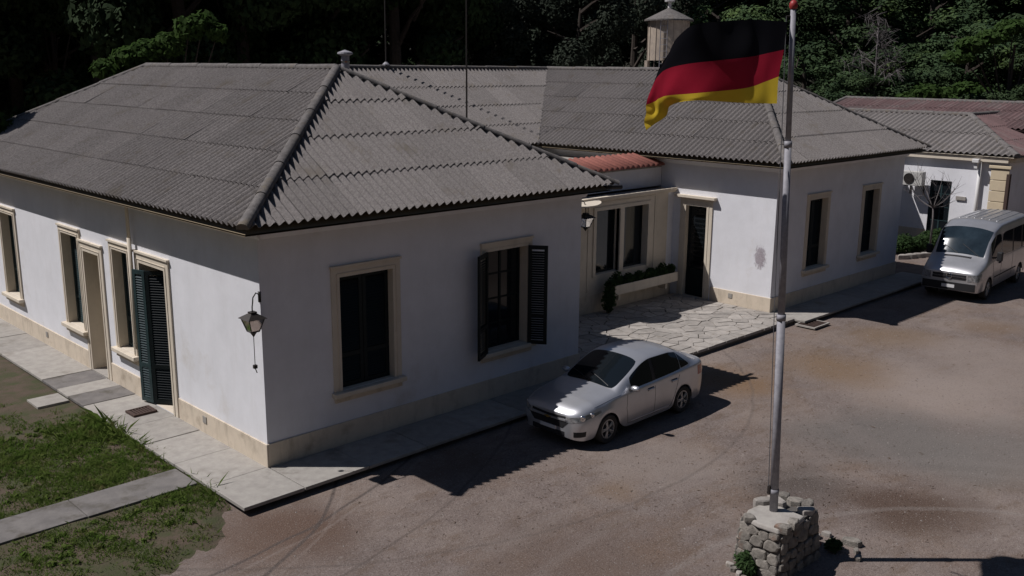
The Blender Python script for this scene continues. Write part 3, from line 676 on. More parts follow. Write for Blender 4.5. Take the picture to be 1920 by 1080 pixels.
for sx, sy in ((-.72,-.72),(.72,-.72),(.72,.72),(-.72,.72)):
    a = MB(); a.box(sx-.09,sx+.09,sy-.09,sy+.09,-.15,7.15); a.build('leg', 'tank', WT)
lad = MB(); ca, sa = math.cos(R(205)), math.sin(R(205)); px, py = 1.08*ca, 1.08*sa; tx, ty = -sa*.17, ca*.17
lad.tube([(px+tx,py+ty,3),(px+tx,py+ty,9.1)], .02, 5); lad.tube([(px-tx,py-ty,3),(px-tx,py-ty,9.1)], .02, 5)
for k in range(20): lad.tube([(px+tx,py+ty,3.1+k*.3),(px-tx,py-ty,3.1+k*.3)], .015, 4)
lad.build('ladder', 'steel', WT)
def mast(loc, h, label, foot):
    e = tag(empty('antenna_mast', loc), label, 'mast')
    a = MB(); a.tube([(0,0,0),(0,0,h*.55),(0.03,0,h)], [.03,.022,.012], 6); a.build('pole', 'iron', e)
    a = MB(); a.lathe([(0,0),(.12,0),(.12,.04),(.04,.12),(0,.12)], n=10); a.build('base', 'steel', e)
mast((9.7,5.7,3.9), 9.0, 'thin dark antenna mast rising from the courtyard roof', None)
mast((12.26,12.6,HR+.12), 6.5, 'thin dark antenna rod standing on the cross ridge', None)

# ------------------------------------------------------------------ wall lanterns
def lantern(loc, label, arm, rod=True, s=1.0):
    L = tag(empty('wall_lantern', loc), label, 'lantern', 'wrought iron lanterns'); L.scale = (s,s,s)
    f = MB(); T, B_, hT, hB = .19, .10, .0, -.30
    cor = [(-1,-1),(1,-1),(1,1),(-1,1)]
    for sx, sy in cor: f.tube([(sx*T,sy*T,hT),(sx*B_,sy*B_,hB)], .011, 5)
    for k in range(4):
        (a, b), (c_, d_2) = cor[k], cor[(k+1) % 4]
        f.tube([(a*T,b*T,hT),(c_*T,d_2*T,hT)], .012, 5); f.tube([(a*B_,b*B_,hB),(c_*B_,d_2*B_,hB)], .014, 5)
    f.build('cage', 'iron', L)
    t = MB(); t.add([(-.24,-.24,.0),(.24,-.24,.0),(.24,.24,.0),(-.24,.24,.0),(-.06,-.06,.12),(.06,-.06,.12),(.06,.06,.12),(-.06,.06,.12)], [(0,1,5,4),(1,2,6,5),(2,3,7,6),(3,0,4,7),(4,5,6,7),(3,2,1,0)]); t.box(-.075,.075,-.075,.075,.12,.15); t.build('lantern_roof', 'iron', L)
    for k in range(4):
        (a, b), (c_, d_2) = cor[k], cor[(k+1) % 4]; t = .97
        g_ = MB(); g_.add([(a*T*t,b*T*t,hT-.01),(c_*T*t,d_2*T*t,hT-.01),(c_*B_*t,d_2*B_*t,hB+.01),(a*B_*t,b*B_*t,hB+.01)], [(0,1,2,3)]); g_.build('pane', 'lampglass', L)
    b = MB(); b.lathe([(0,-.05),(.04,-.07),(.05,-.13),(.025,-.2),(.03,-.22),(.03,-.29),(0,-.29)], n=12); b.build('bulb', 'bulb', L, smooth=True)
    b = MB(); b.lathe([(0,-.30),(.1,-.30),(.05,-.37),(.012,-.43),(0,-.43)], n=12); b.build('finial', 'iron', L)
    a = MB(); ax_, ay_ = arm
    a.tube([(0,0,.15),(0,0,.26),(ax_*.1,ay_*.1,.36),(ax_*.15,ay_*.15,.46),(ax_*.55,ay_*.55,.55),(ax_*.9,ay_*.9,.5),(ax_,ay_,.44)], .015, 6); a.tube([(ax_,ay_,.32),(ax_,ay_,.56)], .035, 8); a.build('bracket', 'iron', L, smooth=True)
    if rod:
        a = MB(); a.tube([(0,0,-.43),(.0,0,-1.1)], .009, 5); a.box(-.04,.04,-.035,.035,-1.17,-1.09); a.tube([(0,0,-1.17),(.03,-.02,-1.28)], .012, 5); a.build('pull_rod', 'iron', L)
    return L
lantern((-.18,-.05,2.70), 'black iron lantern with long rod at the near house corner', (.24,.08), True, .74)
lantern((11.5,2.93,2.85), 'small black iron lantern beside the double window in the recess', (.0,.36), False, .85)

# ------------------------------------------------------------------ flower box with plants
PB = tag(empty('flower_box', (12.75,3.27,.5)), 'long pale flower box below the double window', 'planter')
a = MB(); a.box(0,2.95,-.42,-.38,0,.28); a.box(0,2.95,-.06,-.02,0,.28); a.box(0,.04,-.38,-.06,0,.28); a.box(2.91,2.95,-.38,-.06,0,.28); a.box(.04,2.91,-.38,-.06,0,.2); a.build('box', 'cream', PB, bevel=.008)
a = MB(); a.box(.3,.4,-.3,-.03,-.2,0); a.box(2.5,2.6,-.3,-.03,-.2,0); a.build('bracket', 'cream', PB)
def leaf_cloud(cens, n, size, asp=.55, up=.4, surf=.55):
    """n leaf quads through a set of ellipsoids (cx,cy,cz,rx,ry,rz)"""
    vol = np.array([c_[3]*c_[4]*c_[5] for c_ in cens])**.75; vol /= vol.sum()
    k = rng.choice(len(cens), n, p=vol); C = np.array(cens)[k]
    d = rng.normal(size=(n,3)); d /= np.linalg.norm(d, axis=1)[:, None]
    rad = surf+(1-surf)*rng.random(n)**.6
    P = C[:, :3]+d*C[:, 3:6]*rad[:, None]
    N = d+np.array([0,0,up])+rng.normal(size=(n,3))*.55; N /= np.linalg.norm(N, axis=1)[:, None]
    A = np.cross(N, rng.normal(size=(n,3))); A /= np.linalg.norm(A, axis=1)[:, None]; B = np.cross(N, A)
    s = size*(.6+.8*rng.random(n))[:, None]; A = A*s; B = B*s*asp
    V = np.stack([P-A, P-A*.1+B, P+A-N*s*.25, P-A*.1-B], 1).reshape(-1, 3)
    return V
def leaf_mesh(name, V, m):
    nq = len(V)//4; me = bpy.data.meshes.new(name); me.vertices.add(len(V)); me.vertices.foreach_set('co', V.astype(np.float32).ravel())
    me.loops.add(nq*4); me.loops.foreach_set('vertex_index', np.arange(nq*4, dtype=np.int32)); me.polygons.add(nq)
    me.polygons.foreach_set('loop_start', np.arange(0, nq*4, 4, dtype=np.int32)); me.polygons.foreach_set('loop_total', np.full(nq, 4, dtype=np.int32))
    me.materials.append(M[m]); me.update(); me.validate(); return me
def plant(name, loc, cens, n, size, m, label, cat, group=None, stem=True, asp=.45):
    e = tag(empty(name, loc), label, cat, group)
    o = bpy.data.objects.new('foliage', leaf_mesh('foliage', leaf_cloud(cens, n, size, asp, .5, .3), m)); COL.objects.link(o); o.parent = e
    if stem:
        a = MB()
        for c_ in cens: a.tube([(c_[0]*.3,c_[1]*.3,0),(c_[0],c_[1],c_[2])], [.02,.008], 5)
        a.build('stem', 'bark', e)
    return e
for i, (x, w_, h_) in enumerate(((12.95,.3,.4),(13.45,.28,.22),(13.95,.28,.2),(14.5,.3,.22),(15.05,.33,.36),(15.5,.24,.18))):
    plant('potted_plant', (x,3.05,.7), [(0,0,.12,w_,.17,h_*.6),(.05,-.05,.2,w_*.6,.15,h_*.7)], 420, .06, 'shrub', ['bushy plant at the left end of the flower box','low plant second from left in the flower box','low plant third from left in the flower box','low plant fourth from left in the flower box','tall plant near the right end of the flower box','small plant at the right end of the flower box'][i], 'plant', 'plants in the flower box')
plant('trailing_plant', (12.6,2.95,0.02), [(0,0,.35,.22,.2,.35),(.05,0,.75,.18,.15,.2)], 700, .07, 'shrub', 'dark bushy plant on the ground left of the flower box', 'plant')

# ------------------------------------------------------------------ drain covers
def grate(loc, sx, sy, label, fr='rust', rz=0, n=7):
    e = tag(empty('drain_grate', loc, rz), label, 'grate'); a = MB()
    a.box(-sx,sx,-sy,-sy+.04,-.03,.012); a.box(-sx,sx,sy-.04,sy,-.03,.012); a.box(-sx,-sx+.04,-sy+.04,sy-.04,-.03,.012); a.box(sx-.04,sx,-sy+.04,sy-.04,-.03,.012); a.build('frame', fr, e)
    for i in range(n):
        b = MB(); u = -sx+.06+(2*sx-.12)*i/(n-1); b.box(u-.016,u+.016,-sy+.04,sy-.04,-.02,.006); b.build('bar', 'rust', e)
    a = MB(); a.box(-sx+.04,sx-.04,-sy+.04,sy-.04,-.04,-.022); a.build('pit', 'dark', e)
grate((-.42,4.13,.028), .24, .2, 'rusty square grate on the walkway before the louvred door')
grate((16.15,-1.42,-.08), .42, .3, 'pale framed drain cover at the corner of the right wing', 'concrete', 0, 6)

# ------------------------------------------------------------------ flagpole on its stone pedestal
PED = tag(empty('stone_pedestal', (3.76,-7.66,-.15)), 'square pedestal of stacked field stones carrying the flagpole', 'pedestal')
PW, PD, PH = .56, .34, .76     # half widths at top; base flares
core = MB(); core.hexa([(-.57,-.37,-.05),(.57,-.37,-.05),(.57,.37,-.05),(-.57,.37,-.05),(-.51,-.31,PH-.03),(.51,-.31,PH-.03),(.51,.31,PH-.03),(-.51,.31,PH-.03)]); core.build('mortar_core', 'mortar', PED)
def stone(c_, sx, sy, sz, Uv, Vv, Nv, parent, name='stone', m='stone'):
    mb = MB(); n = 7; rings = [(-.5,.95),(.2,1.0),(.42,.95),(.52,.78)]
    ph = [random.random() for _ in range(n)]
    for h, r in rings:
        for k in range(n):
            a = 2*math.pi*(k+.5*ph[0])/n; rad = r*(.84+.26*ph[k]); ca, sa = math.cos(a), math.sin(a)
            sq = 1/max(abs(ca), abs(sa))**.75
            q = c_+Uv*(ca*sq*rad*sx)+Vv*(sa*sq*rad*sy)+Nv*(h*sz); mb.v.append(tuple(q))
    q = c_+Nv*((.52+.12*random.random())*sz); mb.v.append(tuple(q)); T = len(mb.v)-1
    for i in range(3):
        for k in range(n): mb.f.append((i*n+k, i*n+(k+1) % n, (i+1)*n+(k+1) % n, (i+1)*n+k))
    for k in range(n): mb.f.append((3*n+k, 3*n+(k+1) % n, T))
    o = mb.build(name, m, parent); smooth_angle(o, 24); return o
def stone_face(A, B, C, D, rows, avg):   # A,B bottom, C,D top (A->D)
    A, B, C, D = map(Vector, (A, B, C, D)); N = (B-A).cross(D-A).normalized()
    z = 0
    hs = [random.uniform(.8,1.2) for _ in range(rows)]; tot = sum(hs); acc = 0
    for h in hs:
        t0, t1 = acc/tot, (acc+h)/tot; acc += h
        L = A.lerp(D, (t0+t1)/2); Rr = B.lerp(C, (t0+t1)/2); wid = (Rr-L).length; n = max(2, round(wid/avg*random.uniform(.85,1.15)))
        ws = [random.uniform(.6,1.4) for _ in range(n)]; tw = sum(ws); a2 = 0; hh = (D-A).length*(t1-t0)
        for w_ in ws:
            tm_ = (a2+w_/2)/tw; a2 += w_
            jitter = Vector((0,0,random.uniform(-.03,.03)))
            Uv = (Rr-L).normalized(); Vv = N.cross(Uv); an = random.uniform(-.22,.22); U2 = Uv*math.cos(an)+Vv*math.sin(an); V2 = N.cross(U2)
            stone(L.lerp(Rr, tm_)+jitter-N*.01, wid*w_/tw*.5*1.04, hh*.57, .11, U2, V2, N, PED)
b0, b1 = (-.56,.36,-.02), (-.56,-.36,-.02); t0_, t1_ = (-.50,.30,PH-.06), (-.50,-.30,PH-.06)
stone_face((-.56,.36,-.02), (-.56,-.36,-.02), (-.50,-.30,PH-.05), (-.50,.30,PH-.05), 5, .21)
stone_face((-.56,-.36,-.02), (.56,-.36,-.02), (.50,-.30,PH-.05), (-.50,-.30,PH-.05), 5, .24)
stone_face((.56,-.36,-.02), (.56,.36,-.02), (.50,.30,PH-.05), (.50,-.30,PH-.05), 5, .22)
stone_face((.56,.36,-.02), (-.56,.36,-.02), (-.50,.30,PH-.05), (.50,.30,PH-.05), 5, .24)
cp = MB(); poly = [(-.56,-.30),(-.40,-.38),(-.1,-.36),(.12,-.34),(.14,-.05),(.18,.2),(.08,.33),(-.3,.36),(-.52,.28),(-.58,.0)]; cp.prism(poly, PH-.06, PH+.01, .06); cp.build('concrete_cap', 'concrete', PED, bevel=.02)
ZV = Vector((0,0,1))
for x, y, sx, sy, sz, m in ((-.45,-.3,.11,.08,.1,'stone'),(-.2,-.32,.12,.07,.1,'stone'),(.2,.18,.16,.1,.14,'flag'),(.42,.0,.13,.09,.12,'stone'),(.5,-.16,.14,.08,.1,'stone'),(.3,-.25,.14,.09,.08,'flag'),(.05,.3,.14,.09,.16,'flag'),(-.5,.2,.1,.08,.08,'stone'),(.48,.22,.1,.1,.1,'stone')):
    an = random.random()*3; stone(Vector((x,y,PH-.0)), sx, sy, sz, Vector((math.cos(an),math.sin(an),0)), Vector((-math.sin(an),math.cos(an),0)), ZV, PED, 'top_stone', m)
# loose edging stones round the bed
k = 0
for x, y, s_, m, lb in ((3.10,-7.30,.07,'flag','pale edging stone left of the pedestal, farthest out'),(3.04,-7.42,.07,'stone','edging stone left of the pedestal, second in its row'),(2.98,-7.53,.07,'flag','edging stone left of the pedestal, third in its row'),(2.93,-7.65,.06,'stone','edging stone left of the pedestal, nearest the bottom edge'),
                 (4.78,-7.72,.09,'flag','long pale stone right of the pedestal by the seedling'),(4.98,-7.80,.08,'flag','pale rounded stone farthest right of the pedestal'),(4.62,-7.85,.05,'tile','small reddish stone right of the pedestal'),(4.98,-8.20,.15,'stone','flat broad stone right of the pedestal in the pole shadow'),(4.80,-8.36,.07,'stone','small stone right of the pedestal below the flat stone'),(4.62,-8.48,.08,'stone','small rounded stone near the pedestal at the bottom edge')):
    e = Vector((x,y,-.15)); an = random.random()*3
    o = stone(Vector((0,0,.03)), s_*.95, s_*.6, s_*.9, Vector((math.cos(an),math.sin(an),0)), Vector((-math.sin(an),math.cos(an),0)), ZV, None, 'edging_stone', m); o.location = e
    tag(o, lb, 'stone', 'loose stones round the pedestal')
plant('flower_clump', (3.15,-7.52,-.13), [(0,0,.14,.17,.12,.16),(.1,.12,.12,.12,.1,.13),(-.08,-.12,.1,.1,.1,.12)], 900, .05, 'shrub', 'green leafy clump left of the stone pedestal', 'plant', asp=.3)
plant('seedling', (4.62,-7.52,-.13), [(0,0,.22,.1,.1,.12),(.06,.03,.33,.08,.08,.06)], 120, .05, 'shrub', 'small upright seedling behind the pedestal on the right', 'plant', asp=.5)
plant('leafy_weed', (4.62,-8.1,-.13), [(0,0,.08,.13,.12,.08)], 170, .06, 'shrub', 'low leafy weed right of the pedestal in shadow', 'plant', asp=.5)

FP = tag(empty('flagpole', (3.70,-7.59,.60)), 'tall grey telescoping steel flagpole on the stone pedestal', 'flagpole')
top = Vector((-.15,.16,6.98))
def pp(t): return tuple(top*t)
a = MB(); a.tube([pp(0), pp(.415)], [.059,.057], 20); a.build('lower_tube', 'steel', FP, smooth=True)
a = MB(); a.tube([pp(.415), pp(.75)], [.048,.046], 20); a.build('middle_tube', 'steel', FP, smooth=True)
a = MB(); a.tube([pp(.75), pp(.995)], [.037,.035], 20); a.build('upper_tube', 'steel', FP, smooth=True)
for t, r0 in ((.412,.064), (.748,.052), (.045,.064)):
    a = MB(); a.tube([pp(t-.006), pp(t+.006)], r0, 20); a.build('collar', 'steel', FP, smooth=True)
a = MB(); a.lathe([(.04,-.05),(.055,-.02),(.052,.02),(.035,.05),(0,.065)], pp(1.0), 16); a.build('top_knob', 'red_paint', FP, smooth=True)
a = MB(); lr = Vector((-.715,.70,0)); q0 = lr*.085
a.tube([tuple(top*.98+q0), tuple(top*.72+q0*1.05), tuple(top*.42+q0*1.15), tuple(top*.05+q0*1.0)], .006, 5); a.build('halyard', 'rope', FP)
a = MB(); a.tube([tuple(top*.98), tuple(top*.98+q0)], .012, 6); a.box(q0.x-.02,q0.x+.02,q0.y-.02,q0.y+.02,.28,.40); a.build('cleat', 'iron', FP)

# flag: three stripes, cloth surface through measured border curves
FLAG = tag(empty('flag', (3.70,-7.59,.60)), 'black red and gold striped flag flying from the pole', 'flag')
def cr(xs, ys, x):   # smooth interpolation
    i = 0
    while i < len(xs)-2 and x > xs[i+1]: i += 1
    t = (x-xs[i])/(xs[i+1]-xs[i]); t = max(0, min(1, t))
    m = [0]*len(xs)
    for k in range(len(xs)):
        a, b = max(0,k-1), min(len(xs)-1,k+1); m[k] = (ys[b]-ys[a])/(xs[b]-xs[a])
    h = xs[i+1]-xs[i]; t2, t3 = t*t, t*t*t
    return (2*t3-3*t2+1)*ys[i]+(t3-2*t2+t)*h*m[i]+(-2*t3+3*t2)*ys[i+1]+(t3-t2)*h*m[i+1]
px = 1/139.5   # metres per photo pixel at the pole
ks = [0, .12, .28, .45, .62, .78, .9, 1.0]
BX = [[1475,1445,1399,1350,1298,1262,1240,1222],[1473,1441,1399,1345,1290,1245,1222,1205],[1467,1437,1397,1330,1270,1236,1220,1206],[1467,1437,1392,1320,1264,1240,1226,1216]]
BY = [[41,39,38,41,48,72,98,122],[89,95,102,109,116,126,138,154],[136,145,157,166,171,176,181,188],[184,184,183,180,190,208,222,234]]
BD = [[0,.02,.10,.06,.00,.06,.14,.20],[0,.05,.15,.04,-.06,.05,.18,.24],[0,.08,.10,-.16,-.14,.06,.16,.10],[0,.10,.04,-.20,-.02,.20,.06,-.06]]
def flag_pt(s, b):   # b 0..3 border coordinate
    X = [cr(ks, BX[i], s) for i in range(4)]; Y_ = [cr(ks, BY[i], s) for i in range(4)]; D = [cr(ks, BD[i], s) for i in range(4)]
    bs = [0,1,2,3]; x, y, dd = cr(bs, X, b), cr(bs, Y_, b), cr(bs, D, b)
    z = 7.371+(41-y)*px-.60; sx = -.291-(1475-x)*px-(-.0)
    rip = .022*math.sin(s*30+b*2.2)*s+.016*math.sin(s*17-b*3.5)*s+(.05*math.sin(b*9+s*6)*max(0, s-.8)*5*max(0, b-1.8))
    tow = .42*s+1.55*dd+rip         # metres toward the viewer side
    P = Vector((.713,-.701,0))*sx+Vector((-.701,-.713,0))*tow
    k_ = 1-tow/13.2            # keep outline when cloth comes forward
    P = Vector((.713,-.701,0))*(sx*k_-.04*tow*0)+Vector((-.701,-.713,0))*tow
    return (P.x, P.y, z+(6.2-z)*tow/13.2*.9)
for i, (nm, m) in enumerate((('black_stripe','fblack'),('red_stripe','fred'),('gold_stripe','fgold'))):
    mb = MB(); nu, nv = 70, 14
    for q in range(nv+1):
        for p_ in range(nu+1): mb.v.append(flag_pt(p_/nu, i+q/nv))
    for q in range(nv):
        for p_ in range(nu): a_ = q*(nu+1)+p_; mb.f.append((a_, a_+1, a_+nu+2, a_+nu+1))
    mb.build(nm, m, FLAG, smooth=True)

# ------------------------------------------------------------------ vehicles: lofted cage, subdivided, split into panels
def loft_vehicle(keys, xs_extra, arches, R_, zw, glass_fn, root, paint, zsill, crease_rows=()):
    kx = [k[0] for k in keys][::-1]; nrow = len(keys[0][1])
    xs = sorted(set([round(x, 4) for x in kx+xs_extra]), reverse=True)
    for ax_ in arches: xs = [x for x in xs if not (abs(x-ax_) < R_-.001 and x not in kx)]+[ax_+R_*math.cos(math.pi*t/8) for t in range(9)]
    xs = sorted(set([round(x, 4) for x in xs]), reverse=True)
    # drop near duplicates
    o = [xs[0]]
    for x in xs[1:]:
        if o[-1]-x > .012: o.append(x)
    xs = o; st = []
    for x in xs:
        row = []
        for j in range(nrow):
            ys_ = [k[1][j][0] for k in keys][::-1]; zs_ = [k[1][j][1] for k in keys][::-1]
            row.append([float(np.interp(x, kx, ys_)), float(np.interp(x, kx, zs_))])
        for ax_ in arches:
            dx = abs(x-ax_)
            if dx < R_+1e-4:
                za = zw+math.sqrt(max(0, R_*R_-dx*dx)); zt = row[3][1]
                if za > row[0][1]:
                    z0 = row[0][1]; row[0][1] = za; row[0][0] = row[2][0]-.0
                    row[1][1] = za+.045; row[1][0] = row[2][0]+.012; row[2][1] = max(row[2][1], za+.10)
        st.append((x, row))
    V = []; F = []; MI = []
    n = nrow
    # left side rows 0..n-2, centre row, right mirrored
    ring = 2*(n-1)+1
    for x, row in st:
        for j in range(n-1): V.append((x, row[j][0], row[j][1]))
        V.append((x, 0, row[n-1][1]))
        for j in range(n-2,-1,-1): V.append((x, -row[j][0], row[j][1]))
    for i in range(len(st)-1):
        xm = (st[i][0]+st[i+1][0])/2
        for r0 in range(ring-1):
            jj = r0 if r0 < n-1 else ring-2-r0
            F.append((i*ring+r0, i*ring+r0+1, (i+1)*ring+r0+1, (i+1)*ring+r0)); MI.append(glass_fn(xm, jj))
    for i, flip in ((0, False), (len(st)-1, True)):
        for j in range(n-2):
            a, b, c_, d2 = i*ring+j, i*ring+j+1, i*ring+ring-2-j, i*ring+ring-1-j
            f = (a, d2, c_, b) if not flip else (a, b, c_, d2)
            F.append(f); MI.append(0)
        a, b, c_ = i*ring+n-2, i*ring+n-1, i*ring+n
        F.append((a, c_, b) if not flip else (a, b, c_)); MI.append(0)
    me = bpy.data.meshes.new('cage'); me.from_pydata(V, [], F); me.update()
    for k in range(6): me.materials.append(None)
    me.polygons.foreach_set('material_index', MI)
    # creases between differently tagged faces
    emap = {}
    for fi, f in enumerate(F):
        for a, b in zip(f, f[1:]+f[:1]): emap.setdefault((min(a,b), max(a,b)), []).append(fi)
    at = me.attributes.new('crease_edge', 'FLOAT', 'EDGE')
    for e in me.edges:
        fs = emap.get((min(e.vertices), max(e.vertices)), [])
        v_ = 0.0
        if len(fs) == 2 and MI[fs[0]] != MI[fs[1]]: v_ = .6
        a, b = e.vertices
        if a//ring == b//ring and a//ring in (0, len(st)-1): v_ = .35
        ja, jb = a % ring, b % ring
        if ja == jb and (ja in crease_rows or ring-1-ja in crease_rows): v_ = max(v_, .45)
        at.data[e.index].value = v_
    ob = bpy.data.objects.new('cage', me); COL.objects.link(ob)
    md = ob.modifiers.new('s', 'SUBSURF'); md.levels = 2; md.render_levels = 2
    dg = bpy.context.evaluated_depsgraph_get(); dg.update(); ev = ob.evaluated_get(dg); em = ev.to_mesh()
    VV = [tuple(v.co) for v in em.vertices]; FF = [(tuple(p.vertices), p.material_index) for p in em.polygons]
    NN = [v.normal.copy() for v in em.vertices]
    ev.to_mesh_clear(); bpy.data.objects.remove(ob)
    groups = {}
    for f, mi in FF: groups.setdefault(mi, []).append(f)
    bvh = BVHTree.FromPolygons([Vector(v) for v in VV], [f for f, _ in FF])
    def islands(fs):
        par = {}
        def find(a):
            while par[a] != a: par[a] = par[par[a]]; a = par[a]
            return a
        for f in fs:
            for v_ in f: par.setdefault(v_, v_)
            for v_ in f[1:]: par[find(v_)] = find(f[0])
        out = {}
        for f in fs: out.setdefault(find(f[0]), []).append(f)
        return list(out.values())
    def emit(fs, name, m, push=0):
        used = sorted({v_ for f in fs for v_ in f}); mp = {v_: i for i, v_ in enumerate(used)}
        mb = MB(); mb.v = [tuple(Vector(VV[v_])+NN[v_]*push) for v_ in used]; mb.f = [tuple(mp[v_] for v_ in f) for f in fs]
        return mb.build(name, m, root, smooth=True)
    body = emit(groups[0], 'body', paint)
    for mi, (nm, m) in {1:('windshield','vglass' if paint == 'vsilver' else 'cglass'), 2:('side_window','cglass'), 3:('rear_window','cglass'), 4:('pillar_trim','black')}.items():
        for isl in islands(groups.get(mi, [])): emit(isl, nm, m, -.004 if mi != 4 else 0)
    return body, bvh
def patch(bvh, root, name, m, origin_fn, dirv, us, vs, off=.006, near=False):
    """grid projected onto the body; us x vs parameters"""
    mb = MB(); nu, nv = len(us), len(vs); dv = Vector(dirv).normalized(); pts = []
    for v_ in vs:
        for u in us:
            o_ = Vector(origin_fn(u, v_)); h = (None,)
            if not near: h = bvh.ray_cast(o_, dv)
            loc = h[0] if h[0] is not None else bvh.find_nearest(o_)[0]
            pts.append(loc)
    for loc in pts: mb.v.append(tuple(loc-dv*off))
    for j in range(nv-1):
        for i in range(nu-1): a = j*nu+i; mb.f.append((a, a+1, a+nu+1, a+nu))
    k = len(mb.v)
    for loc in pts: mb.v.append(tuple(loc+dv*.012))
    per = [i for i in range(nu)]+[j*nu+nu-1 for j in range(1, nv)]+[(nv-1)*nu+i for i in range(nu-2,-1,-1)]+[j*nu for j in range(nv-2,0,-1)]
    for a, b in zip(per, per[1:]+per[:1]): mb.f.append((a, b, k+b, k+a))
    o = mb.build(name, m, root); smooth_angle(o, 40); return o
def lin(a, b, n): return [a+(b-a)*i/(n-1) for i in range(n)]
def seam(bvh, root, pts2, side, rad=.006, name='door_seam', m='black'):
    P = []
    for (x0, z0), (x1, z1) in zip(pts2, pts2[1:]):
        n = max(2, int(math.hypot(x1-x0, z1-z0)/.08)+1)
        for i in range(n):
            t = i/n; h = bvh.ray_cast(Vector((x0+(x1-x0)*t, side*3, z0+(z1-z0)*t)), Vector((0,-side,0)))
            if h[0] is not None: P.append(tuple(h[0]))
    if len(P) > 2: MB().tube(P, rad, 4).build(name, m, root)
def wheel(root, x, y, side, r, w, spokes=5, hub='rim'):
    W_ = empty('wheel', (x, y, r)); W_.parent = root
    t = MB(); h = w/2; ro, ri = r, r*.64
    t.lathe([(ri,-h*.8),(ri+.02,-h),(ro*.93,-h),(ro,-h*.7),(ro,h*.7),(ro*.93,h),(ri+.02,h),(ri,h*.8)], n=32, axis='y'); o = t.build('tyre', 'tyre', W_); smooth_angle(o, 50)
    f = side*h
    t = MB(); t.lathe([(ri+.005,f*.86),(ri*.92,f*.86),(ri*.88,f*.45),(0,f*.35)], n=28, axis='y'); t.lathe([(.065,f*.35),(.06,f*.78),(.03,f*.85),(0,f*.85)], n=16, axis='y')
    for k in range(spokes):
        for dz in (-.13, .13):
            a = 2*math.pi*k/spokes+dz; ca, sa = math.cos(a), math.sin(a); t.tube([(ca*.05,f*.74,sa*.05),(ca*ri*.93,f*.8,sa*ri*.93)], [.022,.017], 6)
    o = t.build('rim', hub, W_); smooth_angle(o, 40)
    t = MB(); t.lathe([(ri*.86,f*.46),(0,f*.38)], n=20, axis='y'); t.build('brake_disc', 'black', W_)

# --- silver sedan
CAR = tag(empty('parked_car'), 'silver four-door sedan parked beside the left wing', 'car')
K = [
 (2.10, [(.44,.25),(.48,.36),(.49,.50),(.46,.61),(.44,.645),(.40,.665),(.36,.68),(.32,.69),(.16,.70),(0,.705)]),
 (2.04, [(.62,.21),(.67,.35),(.68,.52),(.62,.66),(.585,.70),(.53,.725),(.47,.74),(.42,.75),(.21,.765),(0,.77)]),
 (1.92, [(.74,.19),(.785,.35),(.80,.55),(.725,.72),(.68,.765),(.61,.795),(.54,.81),(.48,.82),(.24,.835),(0,.84)]),
 (1.62, [(.80,.185),(.84,.37),(.85,.62),(.785,.80),(.74,.845),(.67,.875),(.60,.89),(.53,.895),(.27,.915),(0,.92)]),
 (1.12, [(.81,.18),(.845,.38),(.858,.66),(.82,.86),(.775,.905),(.71,.94),(.64,.95),(.57,.955),(.29,.98),(0,.985)]),
 (.92, [(.81,.18),(.845,.38),(.858,.67),(.828,.875),(.79,.92),(.745,.955),(.69,.97),(.635,.975),(.33,1.01),(0,1.02)]),
 (.50, [(.81,.18),(.845,.38),(.858,.68),(.833,.89),(.80,.93),(.76,1.05),(.70,1.155),(.64,1.185),(.34,1.235),(0,1.25)]),
 (.05, [(.81,.18),(.845,.38),(.858,.69),(.835,.905),(.805,.945),(.745,1.16),(.655,1.355),(.59,1.385),(.33,1.435),(0,1.45)]),
 (-.20,[(.81,.18),(.845,.38),(.858,.69),(.835,.91),(.805,.95),(.74,1.18),(.64,1.395),(.575,1.425),(.32,1.475),(0,1.485)]),
 (-.30,[(.81,.18),(.845,.38),(.858,.69),(.835,.915),(.805,.955),(.74,1.18),(.64,1.398),(.575,1.43),(.32,1.478),(0,1.488)]),
 (-.90,[(.81,.18),(.845,.38),(.858,.70),(.835,.94),(.805,.98),(.74,1.19),(.635,1.385),(.565,1.42),(.31,1.465),(0,1.475)]),
 (-1.18,[(.81,.18),(.845,.40),(.858,.71),(.835,.955),(.80,.995),(.735,1.175),(.625,1.335),(.555,1.375),(.31,1.42),(0,1.43)]),
 (-1.50,[(.80,.19),(.84,.42),(.85,.72),(.825,.965),(.79,1.01),(.735,1.125),(.645,1.225),(.56,1.26),(.30,1.295),(0,1.305)]),
 (-1.84,[(.79,.20),(.83,.44),(.84,.73),(.81,.975),(.775,1.02),(.72,1.045),(.65,1.06),(.58,1.068),(.30,1.085),(0,1.09)]),
 (-2.08,[(.74,.24),(.78,.46),(.785,.74),(.75,.965),(.71,1.03),(.66,1.05),(.60,1.06),(.54,1.066),(.28,1.08),(0,1.085)]),
 (-2.19,[(.60,.28),(.65,.48),(.655,.73),(.61,.90),(.58,.93),(.53,.945),(.48,.955),(.43,.96),(.23,.97),(0,.97)])]
def gl_car(x, j):
    if j in (7, 8):
        if .05 < x < .92: return 1
        if -1.84 < x < -1.18: return 3
    if j in (4, 5):
        if -.30 < x < -.20: return 4
        if -1.18 < x < .50: return 2
    return 0
body, bv = loft_vehicle(K, [1.8,1.4,.7,.3,-.6,-1.35,-1.66,-1.96], [1.264,-1.264], .345, .30, gl_car, CAR, 'silver', .19, (3,))
for x in (1.264,-1.264):
    for s in (1,-1):
        wheel(CAR, x, s*.755, s, .30, .19)
        t = MB(); t.lathe([(.345,-.14),(.345,.10)], (x,s*.70,.30), 20, 'y', 0, math.pi); t.lathe([(.345,-s*.14),(0,-s*.14)], (x,s*.70,.30), 20, 'y'); t.build('wheel_well', 'black', CAR)
t = MB(); t.box(-1.95,1.9,-.62,.62,.17,.30); t.build('underbody', 'black', CAR)
FX = (-1,0,0)
